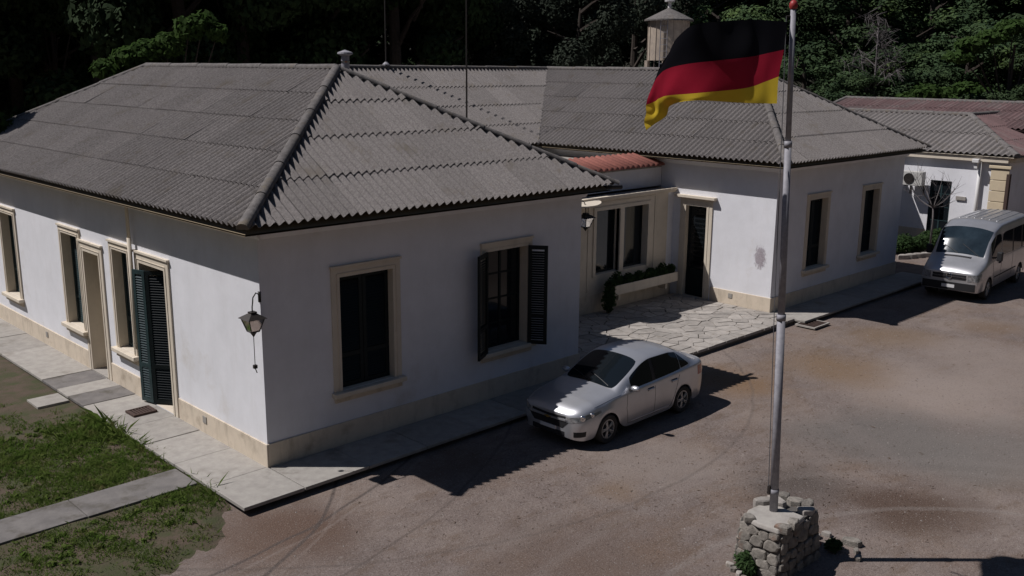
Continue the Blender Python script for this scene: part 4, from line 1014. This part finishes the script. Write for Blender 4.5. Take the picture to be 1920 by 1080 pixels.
patch(bv, CAR, 'lower_intake', 'black', lambda u, v: (4,u,v+.03*abs(u)), FX, lin(-.42,.42,13), lin(.24,.34,4), .006)
patch(bv, CAR, 'upper_grille', 'black', lambda u, v: (4,u,v+.05*abs(u)), FX, lin(-.44,.44,13), lin(.595,.645,4), .006)
patch(bv, CAR, 'middle_grille', 'black', lambda u, v: (4,u*(.85+.3*(v-.42)/.13),v), FX, lin(-.44,.44,13), lin(.42,.555,4), .006)
patch(bv, CAR, 'grille_bar', 'silver', lambda u, v: (4,u,v+.04*abs(u)), FX, lin(-.45,.45,13), lin(.56,.592,2), .02)
patch(bv, CAR, 'number_plate', 'plate', lambda u, v: (4,u,v), FX, lin(-.2,.2,5), lin(.35,.42,2), .02)
em = MB(); em.add([(2.125,-.08,.566),(2.125,.08,.566),(2.125,.095,.59),(2.125,-.095,.59),(2.126,-.032,.552),(2.126,.032,.552),(2.126,.032,.602),(2.126,-.032,.602)], [(0,1,2,3),(4,5,6,7)]); em.build('emblem', 'gold', CAR)
for s in (1,-1):
    dd = Vector((-1,-s*1.0,-.1)).normalized()
    def of(u, v, s=s):   # swept-back lamp round the corner
        q = [(2.07,.47),(1.98,.68),(1.86,.76),(1.66,.82),(1.48,.84)]; k_ = u*4; i = min(3, int(k_)); t = k_-i
        x = q[i][0]+(q[i+1][0]-q[i][0])*t; y = q[i][1]+(q[i+1][1]-q[i][1])*t
        lo = .53+.17*u; hi = .645+.15*u; z = lo+(hi-lo)*v*(1-.55*max(0, u-.55)/.45); return (x, s*y, z)
    patch(bv, CAR, 'headlight', 'lamp', of, dd, lin(0,1,17), lin(0,1,6), .005, True)
    def ol(u, v, s=s): p_ = of(.12+.62*u, .16+.62*v, s); return p_
    for uc, vc, rr2 in ((.38,.5,.055), (.68,.5,.042)):
        c_ = bv.find_nearest(Vector(of(uc, vc)))[0]; t = MB(); t.lathe([(0,-.0),(rr2*.6,.012),(rr2,.006),(rr2*1.1,-.01)], (0,0,0), 14, 'z'); lo_ = t.build('lamp_reflector', 'chrome', CAR, smooth=True); lo_.location = c_-dd*.008; lo_.rotation_euler = (-dd).to_track_quat('Z','Y').to_euler()
    def og(u, v, s=s): return (2.02-.16*u, s*(.60+.16*u), .27+.11*v+.02*u)
    patch(bv, CAR, 'fog_light_recess', 'black', og, dd, lin(0,1,7), lin(0,1,4), .004, True)
    def ot(u, v, s=s): return (-2.17+.36*u, s*(.52+.28*min(1,u*1.6)), .74+.20*v-.0*u)
    patch(bv, CAR, 'tail_light', 'redlamp', ot, Vector((1,-s*.85,0)).normalized(), lin(0,1,9), lin(0,1,5), .006, True)
    patch(bv, CAR, 'quarter_window', 'cglass', lambda u, v, s=s: (-1.20-.30*u, s*3, (1.015+.02*u)+v*(.295-.265*u)), (0,-s,0), lin(0,1,7), lin(0,1,5), .003)
    seam(bv, CAR, [(.66,.92),(.70,.6),(.62,.25),(-.25,.25),(-.25,.93)], s, .0045); seam(bv, CAR, [(-.25,.25),(-.84,.27),(-.98,.62),(-1.14,.97)], s, .0045)
    seam(bv, CAR, [(.86,.90),(1.1,.88),(1.7,.80)], s, .004, 'bonnet_seam')
    for hx in (-.10,-.92):
        t = MB(); t.box(hx-.10,hx+.10,s*.85-.02,s*.85+.035,.80,.835); o = t.build('door_handle', 'silver', CAR, bevel=.012)
        patch(bv, CAR, 'handle_recess', 'black', lambda u, v, s=s: (u, s*3, v), (0,-s,0), lin(hx-.10,hx+.10,5), lin(.785,.85,3), .003)
    t = MB(); t.lathe([(0,-.09),(.05,-.085),(.075,-.03),(.075,.04),(.05,.09),(0,.095)], (0,0,0), 14, 'y'); mo = t.build('door_mirror', 'silver', CAR, smooth=True); mo.location = (.54,s*.93,.985); mo.scale = (.85,1.0,.8)
    t = MB(); t.tube([(.56,s*.80,.93),(.54,s*.88,.955)], .03, 6); t.build('mirror_arm', 'black', CAR)
    seam(bv, CAR, [(.52,.275),(-.85,.275)], s, .012, 'sill_trim', 'silver')
for a_, b_ in (((.88,.50),(.70,-.10)), ((.88,-.06),(.68,-.62))):
    P = []
    for i in range(7):
        t = i/6; h = bv.ray_cast(Vector((a_[0]+(b_[0]-a_[0])*t, a_[1]+(b_[1]-a_[1])*t, 3)), Vector((0,0,-1))); P.append(tuple(h[0]+Vector((0,0,.012))))
    MB().tube(P, .009, 5).build('wiper', 'black', CAR)
patch(bv, CAR, 'windscreen_paper', 'paper', lambda u, v: (u, v, 3), (0,0,-1), lin(.62,.78,4), lin(.26,.52,4), .004)
t = MB(); t.tube([(-1.0,0,1.46),(-1.12,0,1.62)], .006, 5); t.build('aerial', 'black', CAR)
CAR.scale = (.955,.955,.955); CAR.location = (6.60,-2.27,-.15); CAR.rotation_euler = (0,0,math.pi+R(.9))

# --- silver minibus
M['vglass'] = mat('van_glass_sheen', (.022,.034,.045), (.010,.016,.022), 1.6, .08, spec=.5)  # paler bluish windshield reflection is put into the glass colour
VAN = tag(empty('parked_van'), 'silver passenger minibus parked in front of the right building', 'van')
K = [
 (2.74, [(.80,.34),(.84,.48),(.84,.66),(.78,.84),(.74,.88),(.66,.90),(.58,.91),(.5,.915),(.26,.925),(0,.93)]),
 (2.62, [(.88,.32),(.91,.50),(.92,.72),(.86,.95),(.82,.99),(.74,1.02),(.66,1.03),(.58,1.04),(.3,1.06),(0,1.065)]),
 (2.05, [(.91,.32),(.95,.52),(.965,.80),(.94,1.10),(.91,1.18),(.87,1.24),(.80,1.26),(.74,1.275),(.38,1.31),(0,1.32)]),
 (1.92, [(.91,.32),(.95,.52),(.965,.82),(.945,1.13),(.925,1.20),(.89,1.29),(.82,1.33),(.76,1.35),(.39,1.40),(0,1.41)]),
 (1.58, [(.92,.32),(.955,.52),(.97,.84),(.955,1.17),(.935,1.24),(.90,1.52),(.83,1.76),(.77,1.80),(.40,1.86),(0,1.87)]),
 (1.24, [(.92,.32),(.955,.52),(.97,.84),(.955,1.18),(.94,1.25),(.91,1.62),(.86,2.0),(.80,2.10),(.42,2.19),(0,2.20)]),
 (.62, [(.92,.32),(.955,.52),(.97,.84),(.957,1.18),(.945,1.25),(.91,1.62),(.88,2.02),(.83,2.26),(.44,2.36),(0,2.37)]),
 (.52, [(.92,.32),(.955,.52),(.97,.84),(.957,1.18),(.945,1.25),(.91,1.62),(.88,2.02),(.83,2.27),(.44,2.365),(0,2.375)]),
 (-.70,[(.92,.32),(.955,.52),(.97,.84),(.957,1.18),(.945,1.25),(.91,1.62),(.88,2.02),(.83,2.28),(.44,2.37),(0,2.38)]),
 (-.82,[(.92,.32),(.955,.52),(.97,.84),(.957,1.18),(.945,1.25),(.91,1.62),(.88,2.02),(.83,2.28),(.44,2.37),(0,2.38)]),
 (-2.60,[(.92,.32),(.955,.52),(.97,.84),(.957,1.18),(.945,1.25),(.91,1.62),(.88,2.02),(.83,2.28),(.44,2.37),(0,2.38)]),
 (-2.84,[(.88,.34),(.92,.52),(.935,.84),(.925,1.18),(.91,1.25),(.87,1.62),(.82,1.98),(.74,2.18),(.38,2.28),(0,2.29)])]
def gl_van(x, j):
    if j in (7, 8) and 1.24 < x < 1.92: return 1
    if j in (4, 5):
        if .62 < x < 1.58: return 2
        if -.70 < x < .52 or -1.75 < x < -.82 or -2.6 < x < -1.87: return 2
        if -.82 < x < -.70 or -1.87 < x < -1.75: return 4
    return 0
body, bv = loft_vehicle(K, [2.45,2.25,1.75,.95,-.1,-1.2,-1.75,-1.87,-2.72], [1.775,-1.775], .39, .35, gl_van, VAN, 'vsilver', .32, (3,7))
for x in (1.775,-1.775):
    for s in (1,-1):
        wheel(VAN, x, s*.85, s, .345, .21, 6, 'rim')
        t = MB(); t.lathe([(.39,-.16),(.39,.10)], (x,s*.82,.35), 20, 'y', 0, math.pi); t.lathe([(.39,-s*.16),(0,-s*.16)], (x,s*.82,.35), 20, 'y'); t.build('wheel_well', 'black', VAN)
t = MB(); t.box(-2.7,2.5,-.74,.74,.28,.42); t.build('underbody', 'black', VAN)
patch(bv, VAN, 'front_bumper', 'black', lambda u, v: (4,u,v), FX, lin(-.82,.82,15), lin(.36,.60,5), .03)
patch(bv, VAN, 'grille', 'black', lambda u, v: (4,u,v), FX, lin(-.52,.52,11), lin(.70,.86,4), .008)
patch(bv, VAN, 'grille_bar', 'chrome', lambda u, v: (4,u,v), FX, lin(-.52,.52,11), lin(.77,.79,2), .02)
patch(bv, VAN, 'number_plate', 'plate', lambda u, v: (4,u,v), FX, lin(-.2,.2,5), lin(.43,.53,2), .04)
t = MB(); t.lathe([(.075,2.765),(.085,2.775),(.095,2.765)], (0,0,.80), 20, 'x'); t.build('emblem', 'chrome', VAN)
patch(bv, VAN, 'cowl_vent', 'black', lambda u, v: (v,u,4), (0,0,-1), lin(-.42,.42,10), lin(2.0,2.07,2), .004)
for s in (1,-1):
    dd = Vector((-1,-s*.85,0)).normalized()
    def of(u, v, s=s): return (2.72+1.2-.34*u, s*(.56+.30*u)+s*1.02, .66+.22*v+.05*u)
    patch(bv, VAN, 'headlight', 'lamp', of, dd, lin(0,1,9), lin(0,1,5), .01)
    def oi(u, v, s=s): return (2.36+1.2-.14*u, s*(.87+.04*u)+s*1.02, .72+.2*v)
    seam(bv, VAN, [(1.48,1.2),(1.42,.7),(1.36,.42)], s); seam(bv, VAN, [(.60,2.0),(.57,1.2),(.57,.4)], s); seam(bv, VAN, [(-.76,2.0),(-.76,.4)], s)
    seam(bv, VAN, [(1.3,.66),(-1.3,.66)], s, .022, 'side_moulding', 'black')
    t = MB(); t.box(-.07,.08,-.05,.12,-.14,.16); mo = t.build('door_mirror', 'black', VAN, bevel=.03); mo.location = (1.42,s*1.08,1.36); 
    if s < 0: mo.scale = (1,-1,1)
    t = MB(); t.tube([(1.42,s*.92,1.3),(1.42,s*1.05,1.34)], .025, 6); t.build('mirror_arm', 'black', VAN)
    t = MB(); t.box(.68,.86,s*.965-.02,s*.965+.03,1.06,1.10); t.build('door_handle', 'black', VAN, bevel=.01)
for y in (-.6,-.36,-.12,.12,.36,.6):
    P = []
    for x in lin(.3,-2.5,12):
        h = bv.ray_cast(Vector((x,y,4)), Vector((0,0,-1))); P.append(tuple(h[0]-Vector((0,0,.006))))
    MB().tube(P, .022, 6).build('roof_rib', 'vsilver', VAN, smooth=True)
for a_, b_ in (((1.93,.6),(1.72,.02)), ((1.93,-.05),(1.72,-.62))):
    P = []
    for i in range(7):
        t = i/6; h = bv.ray_cast(Vector((a_[0]+(b_[0]-a_[0])*t, a_[1]+(b_[1]-a_[1])*t, 4)), Vector((0,0,-1))); P.append(tuple(h[0]+Vector((0,0,.015))))
    MB().tube(P, .011, 5).build('wiper', 'black', VAN)
VAN.scale = (.95,.95,.97); VAN.location = (24.7,-2.50,-.15); VAN.rotation_euler = (0,0,math.pi+R(4.2))

# ------------------------------------------------------------------ planting beside the right building
def tree_limbs(mb, base, h, r, n, spread, lo=.35, seed=0, twig=2):
    rd = random.Random(seed); mb.tube([base, (base[0]+.03*h*rd.uniform(-1,1), base[1]+.03*h*rd.uniform(-1,1), base[2]+h*.5), (base[0], base[1], base[2]+h*.92)], [r, r*.75, r*.25], 8)
    tips = []
    for i in range(n):
        z = base[2]+h*(lo+(.9-lo)*i/max(1,n-1)); a = rd.uniform(0, 6.28); L = spread*(1-.5*(i/n))*rd.uniform(.7,1.1)
        q = Vector((base[0]+math.cos(a)*L, base[1]+math.sin(a)*L, z+L*rd.uniform(.35,.8))); p = Vector((base[0], base[1], z))
        mid = p.lerp(q, .5)+Vector((0,0,.08*L)); mb.tube([tuple(p), tuple(mid), tuple(q)], [r*.42, r*.26, r*.1], 5); tips.append(q)
        for k in range(twig):
            t = rd.uniform(.4,.9); p2 = p.lerp(q, t); q2 = p2+Vector((rd.uniform(-1,1), rd.uniform(-1,1), rd.uniform(.2,1)))*L*.45; mb.tube([tuple(p2), tuple(q2)], [r*.2, r*.06], 4); tips.append(q2)
    return tips
SAP = tag(empty('sapling', (29.6,1.0,-.1)), 'slim bare sapling before the white wall of the right building', 'tree')
a = MB(); a.tube([(0,0,0),(.03,0,1.2),(.0,.03,1.75)], [.045,.035,.03], 7); a.build('trunk', 'palebark', SAP, smooth=True)
a = MB(); rd = random.Random(5)
for i in range(14):
    an = 6.28*i/14+rd.uniform(-.2,.2); L = rd.uniform(.7,1.35); p = Vector((0,.03,1.7)); q = p+Vector((math.cos(an)*L*.75, math.sin(an)*L*.95, rd.uniform(.5,1.5)*L*.9)); m_ = p.lerp(q,.5)+Vector((0,0,-.08))
    a.tube([tuple(p),tuple(m_),tuple(q)], [.018,.012,.004], 4)
    for k in range(4):
        p2 = m_.lerp(q, rd.uniform(0,.9)); q2 = p2+Vector((rd.uniform(-.4,.4), rd.uniform(-.4,.4), rd.uniform(.1,.5))); a.tube([tuple(p2),tuple(q2)], [.008,.003], 3)
a.build('branches', 'palebark', SAP)
for i, (x, y, s_, lb) in enumerate(((28.6,1.75,.55,'rounded green shrub at the foot of the right wing corner'),(29.4,1.5,.45,'low green shrub beside the bare sapling'),(30.4,1.25,.6,'taller green shrub right of the bare sapling'),(30.9,.5,.5,'green shrub half hidden behind the minibus'))):
    plant('shrub', (x,y,-.12), [(0,0,s_*.6,s_,s_,s_*.65),(.3*s_,-.2*s_,s_*.9,s_*.6,s_*.6,s_*.5),(-.4*s_,.1,s_*.5,s_*.6,s_*.7,s_*.5)], 1500, .07, 'shrub', lb, 'shrub', 'shrubs before the right building')
bed = MB()
for i in range(9):
    o = stone(Vector((0,0,.06)), .24, .12, .22, Vector((.8,-.6,0)), Vector((.6,.8,0)), ZV, None, 'border_stone', 'flag'); o.location = (27.6+i*.36, 1.15-i*.13, -.15)
    tag(o, 'pale border stone edging the shrub bed before the right building', 'stone', 'border stones of the shrub bed')

# ------------------------------------------------------------------ woodland behind
def crown_mesh(name, kind, seed):
    rd = random.Random(seed); cens = []
    if kind == 'broad':
        for i in range(26):
            a = rd.uniform(0,6.28); r = rd.uniform(.2,1)**.5*3.3; z = rd.uniform(2.2,9.5); k_ = 1-.5*abs(z-5.5)/4.5
            s_ = rd.uniform(.8,1.5); cens.append((math.cos(a)*r*k_, math.sin(a)*r*k_, z, s_, s_, s_*.7))
        return leaf_mesh(name, leaf_cloud(cens, 34000, .10, .55, .5, .45), 'leaf')
    if kind == 'grey':
        for i in range(30):
            a = rd.uniform(0,6.28); r = rd.uniform(.1,1)**.5*3.0; z = rd.uniform(2.0,10); k_ = 1-.45*abs(z-5.5)/4.5
            s_ = rd.uniform(.6,1.2); cens.append((math.cos(a)*r*k_, math.sin(a)*r*k_, z, s_*.8, s_*.8, s_))
        return leaf_mesh(name, leaf_cloud(cens, 28000, .095, .45, .3, .4), 'leafd')
    if kind == 'round':
        for i in range(46):
            a = rd.uniform(0,6.28); z = rd.uniform(.8,9.5); R0 = 3.7*math.sqrt(max(.05, 1-((z-4.2)/5.6)**2)); r = R0*rd.uniform(.55,1.0)
            s_ = rd.uniform(.6,1.25); cens.append((math.cos(a)*r, math.sin(a)*r, z, s_*1.25, s_*1.25, s_*.55))
        return leaf_mesh(name, leaf_cloud(cens, 24000, .125, .42, .9, .35), 'leafc')
    if kind == 'conifer':
        V = []
        for lvl in range(15):
            z = 1.0+lvl*.72; rad = 3.6*(1-(lvl/15.5)**1.2)+.3
            for b in range(11):
                a = 6.28*b/11+rd.uniform(-.3,.3)+lvl*.7; L = rad*rd.uniform(.7,1.15); zb = z+rd.uniform(-.3,.3)
                n = int(40+60*L/3); t = rng.random(n)**.7; w_ = .42*(.3+t)*(1.15-t)*1.6
                side = rng.normal(size=n)*w_*.8
                P = np.stack([np.cos(a)*L*t-np.sin(a)*side, np.sin(a)*L*t+np.cos(a)*side, zb+.55*L*t*.6-.75*L*t*t*.55-np.abs(side)*.35+rng.normal(size=n)*.05], 1)
                ang = a+np.sign(side)*.6+rng.normal(size=n)*.3
                A = np.stack([np.cos(ang), np.sin(ang), -.35-.3*rng.random(n)], 1)*(.24*(.7+.6*rng.random(n)))[:, None]
                up = np.stack([rng.normal(size=n)*.35, rng.normal(size=n)*.35, np.ones(n)], 1); B = np.cross(up, A); B /= np.linalg.norm(B, axis=1)[:, None]; B *= .07
                V.append(np.stack([P-A*.6, P+B, P+A, P-B], 1).reshape(-1, 3))
        return leaf_mesh(name, np.concatenate(V), 'leafc')
CROWNS = {('broad',i): crown_mesh('crown', 'broad', i) for i in range(2)}
CROWNS.update({('conifer',i): crown_mesh('crown', 'conifer', 10+i) for i in range(2)}); CROWNS.update({('round',i): crown_mesh('crown', 'round', 30+i) for i in range(2)}); CROWNS[('grey',0)] = crown_mesh('crown', 'grey', 20)
def trunk_mesh(seed, m):
    a = MB(); tree_limbs(a, (0,0,-1), 10.5, .26, 9, 2.6, .25, seed); o = a.build('trunk', m, None); me = o.data; bpy.data.objects.remove(o); return me
TRUNKS = [trunk_mesh(1,'bark'), trunk_mesh(2,'bark')]
def ghit(px_, dist):   # ground position in the viewing direction of a photo column
    a = yaw+math.atan((px_-960)/1816.6); return -7.979+math.sin(a)*dist, -14.093+math.cos(a)*dist
def hill_z(dist): return max(-.3, -.6+max(0, dist/1.25-50)*.42)
def tree(px_, dist, kind, var, s_, sz, label, group, zoff=0, name='tree'):
    x, y = ghit(px_, dist); e = tag(empty(name, (x,y,hill_z(dist)+zoff), random.uniform(0,6.28)), label, 'tree', group)
    e.scale = (s_, s_, sz)
    c_ = bpy.data.objects.new('crown', CROWNS[(kind,var)]); COL.objects.link(c_); c_.parent = e
    t = bpy.data.objects.new('trunk', TRUNKS[var]); COL.objects.link(t); t.parent = e
    return e
LD = 'dark broadleaf tree in the shaded wood behind the left wing'; GD = 'dark broadleaf trees of the shaded wood'
for px_, dist, s_, sz in ((-330,58,1.5,1.6),(-180,56,1.5,1.6),(-60,54,1.4,1.6),(60,52,1.5,1.7),(190,50,1.5,1.8),(330,48,1.6,2.0),(470,49,1.5,1.9),(600,50,1.6,2.0),(740,50,1.5,1.8),(700,57,1.5,1.7),(790,58,1.5,1.6),(110,56,1.5,1.7),(150,66,1.7,1.8),(240,57,1.5,1.7),(-250,52,1.7,2.0),(-90,56,1.7,2.0),(120,60,1.8,2.0),(300,62,1.8,2.1),(520,63,1.8,2.0),(700,64,1.7,2.0),(400,78,1.9,2.0),(0,75,1.9,2.0),(640,80,1.9,2.0)):
    tree(px_, dist, 'broad', random.randint(0,1), s_, sz, LD, GD)
LG = 'grey-green tree of the loose wood behind the cross ridge'; GG = 'grey-green trees behind the cross ridge'
for px_, dist, s_, sz in ((880,56,1.25,1.05),(980,60,1.3,1.1),(1080,58,1.3,1.2),(1180,64,1.4,1.35),(1000,74,1.6,1.4),(1140,78,1.6,1.4),(860,76,1.7,1.6),(1280,72,1.5,1.4)):
    tree(px_, dist, 'grey', 0, s_, sz, LG, GG)
LC = 'deep green conifer with drooping sprays on the slope behind the right building'; GC = 'conifers behind the right building'
LR = 'rounded soft green tree in the wooded slope right of the flag'; GR = 'rounded trees of the slope behind the right building'
for px_, dist, s_, sz, kd in ((1330,66,1.2,1.1,'r'),(1400,74,1.4,1.25,'c'),(1490,60,1.1,.85,'r'),(1560,70,1.35,1.1,'r'),(1640,63,1.15,.85,'r'),(1710,72,1.4,1.15,'r'),(1790,65,1.2,.95,'r'),(1870,72,1.35,1.15,'c'),(1950,64,1.2,1.0,'r'),(2040,70,1.4,1.2,'c'),(1530,84,1.5,1.3,'r'),(1670,88,1.6,1.3,'r'),(1810,88,1.6,1.3,'r'),(1950,92,1.6,1.3,'c'),(1380,90,1.6,1.3,'r'),(1460,98,1.7,1.4,'c'),(2120,76,1.5,1.3,'c'),(1250,92,1.6,1.35,'r'),(1600,100,1.7,1.4,'r'),(1740,100,1.7,1.4,'r'),(1580,60,.8,.7,'r'),(1880,58,.8,.7,'r')):
    if kd == 'c': tree(px_, dist, 'conifer', random.randint(0,1), s_, sz, LC, GC, name='conifer')
    else: tree(px_, dist, 'round', random.randint(0,1), s_, sz, LR, GR)
# tree whose sunlit bough shows above the left ridge, and one at the left frame edge
def bough_tree(px_, dist, zc, lobes, n, label, size=.13):
    x, y = ghit(px_, dist); e = tag(empty('tree', (x,y,-.3)), label, 'tree')
    cens = [(r_.x*u+d_.x*0, r_.y*u, zc+v_, sx, sx, sz) for u, v_, sx, sz in lobes]
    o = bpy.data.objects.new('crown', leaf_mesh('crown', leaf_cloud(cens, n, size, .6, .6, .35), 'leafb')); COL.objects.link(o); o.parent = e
    a = MB(); a.tube([(0,0,0),(.1,.1,zc*.5),(0,0,zc)], [.22,.16,.06], 8)
    for c_ in cens: a.tube([(0,0,zc*.55),(c_[0]*.6,c_[1]*.6,zc*.8),(c_[0],c_[1],c_[2])], [.07,.045,.015], 5)
    a.build('trunk', 'bark', e)
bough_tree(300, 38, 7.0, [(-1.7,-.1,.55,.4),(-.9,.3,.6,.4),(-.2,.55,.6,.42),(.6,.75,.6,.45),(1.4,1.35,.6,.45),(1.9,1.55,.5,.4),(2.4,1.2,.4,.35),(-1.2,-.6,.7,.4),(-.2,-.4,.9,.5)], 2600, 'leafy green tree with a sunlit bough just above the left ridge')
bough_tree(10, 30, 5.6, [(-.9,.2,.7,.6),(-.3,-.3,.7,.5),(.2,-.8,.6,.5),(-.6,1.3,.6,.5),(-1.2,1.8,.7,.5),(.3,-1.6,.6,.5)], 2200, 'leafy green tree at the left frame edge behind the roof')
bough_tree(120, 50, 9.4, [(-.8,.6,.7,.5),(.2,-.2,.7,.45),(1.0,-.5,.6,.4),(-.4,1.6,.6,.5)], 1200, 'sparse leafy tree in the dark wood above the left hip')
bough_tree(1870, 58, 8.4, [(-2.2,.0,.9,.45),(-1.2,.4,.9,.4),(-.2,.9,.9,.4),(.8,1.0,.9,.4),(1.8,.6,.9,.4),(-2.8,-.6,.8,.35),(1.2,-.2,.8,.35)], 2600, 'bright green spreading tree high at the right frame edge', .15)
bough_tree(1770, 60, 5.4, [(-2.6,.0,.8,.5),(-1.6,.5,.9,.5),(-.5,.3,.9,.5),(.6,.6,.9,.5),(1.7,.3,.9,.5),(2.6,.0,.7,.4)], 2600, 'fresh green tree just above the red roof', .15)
# pale bare tree among the conifers
x, y = ghit(1620, 60); e = tag(empty('bare_tree', (x,y,hill_z(60))), 'pale grey leafless tree among the conifers right of the flagpole', 'tree')
a = MB(); tips = tree_limbs(a, (0,0,0), 10.5, .10, 18, 1.9, .4, 9, 5)
rd = random.Random(3)
for q in tips:
    for k in range(5): a.tube([tuple(q), tuple(q+Vector((rd.uniform(-.7,.7), rd.uniform(-.7,.7), rd.uniform(-.7,.5))))], [.012,.005], 3)
a.build('trunk', 'palebark', e)

# ------------------------------------------------------------------ grass, pebbles
def grass():
    V = []; F = []; n = 0
    for _ in range(230000):
        x = -1.06-random.random()**1.2*4.6; y = random.uniform(-2.4,10.0)
        h0 = lawn_h(x, y)
        if h0 < -.145: continue
        if .30 < y < 1.20 and x < -1.1: continue
        if -1.82 < x and 5.9 < y < 6.65: continue
        dn_ = vnoise(x*1.6+3, y*1.5)*.6+vnoise(x*4, y*3.7)*.45+vnoise(x*11, y*10)*.25
        tall = 0
        if 1.2 < y < 4.6 and x > -3.6: dn_ += .35; tall = max(0, 1-abs(y-3.4)/1.3)*max(0, 1-abs(x+1.5)/.9)
        if -.9 < y < .3 and x > -2.6: dn_ += .2
        if h0 < -.10: dn_ -= .45*random.random()+.25
        if y > 5.0: dn_ -= .25
        if y > 5.2 and x > -2.2: dn_ -= .7
        if random.random()*1.5-.46 > dn_: continue
        h = random.uniform(.015,.055)*(1+2.2*tall*random.random())*(1+.6*max(0, dn_))
        if random.random() < .03: h *= 2.4
        if x > -1.2 and random.random() < .3: h *= 1.8
        a = random.uniform(0,6.28); w_ = .004+.006*random.random(); lx, ly = random.gauss(0,.7)*h, random.gauss(0,.7)*h
        ca, sa = math.cos(a)*w_, math.sin(a)*w_
        V += [(x-ca,y-sa,h0-.005),(x+ca,y+sa,h0-.005),(x+lx*.4+ca*.7,y+ly*.4+sa*.7,h0+h*.6),(x+lx,y+ly,h0+h)]; F += [(n,n+1,n+2),(n,n+2,n+3)]; n += 4
    mb = MB(); mb.v = V; mb.f = F; o = stuff(mb.build('grass', 'grass')); tag(o, 'patchy green grass on the lawn left of the house', 'grass')
    # broad-leaved weeds between the grass
    P = []
    for _ in range(150):
        x = random.uniform(-4.2,-1.15); y = random.uniform(1.3,4.8) if random.random() < .7 else random.uniform(-1.0,.25); P.append((x, y, lawn_h(x, y)+.03, .07, .07, .035))
    me = leaf_mesh('weeds', leaf_cloud(P, 3600, .032, .45, .8, .2), 'grass'); o = bpy.data.objects.new('weeds', me); COL.objects.link(o); stuff(o); tag(o, 'low broad-leaved weeds in the lawn beside the walkway', 'weeds')
grass()
def pebbles():
    V = []; F = []; n = 0
    for _ in range(22000):
        x = random.uniform(-4,26); y = -1.3-random.random()**1.3*11
        if vnoise(x*.7, y*.7)+random.random()*.9 < .35 and random.random() < .75: continue
        if abs(x-6.6) < 2.3 and abs(y+2.4) < 1.0: continue
        if lawn_h(x, y) > -.14 and x < -1: continue
        s_ = random.uniform(.005,.014)*(1.6 if random.random() < .06 else 1); a = random.uniform(0,3); ca, sa = math.cos(a), math.sin(a)
        for px_, py_, pz in ((1.3,0,0),(0,.9,0),(-1.2,.1,0),(.1,-1,0),(.1,.1,.8)): V.append((x+(px_*ca-py_*sa)*s_, y+(px_*sa+py_*ca)*s_, -.152+pz*s_))
        F += [(n,n+1,n+4),(n+1,n+2,n+4),(n+2,n+3,n+4),(n+3,n,n+4)]; n += 5
    mb = MB(); mb.v = V; mb.f = F; o = stuff(mb.build('pebbles', 'pebble')); tag(o, 'small loose pebbles scattered over the gravel yard', 'pebbles')
pebbles()

def litter():   # dry needles, bark and leaf bits lying on the yard
    V = []; F = []; n = 0
    spots = [(5.6,-6.8,2.2),(9.5,-1.7,1.6),(13,-2.4,2.2),(7.5,-6.5,2.6),(11,-5,3.5),(3,-3.5,3),(17,-4,3)]
    for _ in range(2600):
        cx, cy, r = random.choice(spots); x = random.gauss(cx, r*.6); y = random.gauss(cy, r*.5)
        if y > -1.25 or (x < -1 and lawn_h(x, y) > -.15): continue
        L = random.uniform(.008,.035)*random.choice((.6,1,1,1.6)); w_ = random.uniform(.003,.010); a = random.uniform(0,6.28); ca, sa = math.cos(a), math.sin(a); z = -.146+random.random()*.006
        V += [(x-ca*L-sa*w_*.2, y-sa*L+ca*w_*.2, z), (x-sa*w_, y+ca*w_, z+.005), (x+ca*L, y+sa*L, z), (x+sa*w_, y-ca*w_, z)]; F.append((n,n+1,n+2,n+3)); n += 4
    mb = MB(); mb.v = V; mb.f = F; o = stuff(mb.build('leaf_litter', 'litter')); tag(o, 'dry needles and leaf bits littering the gravel yard', 'litter')
litter()
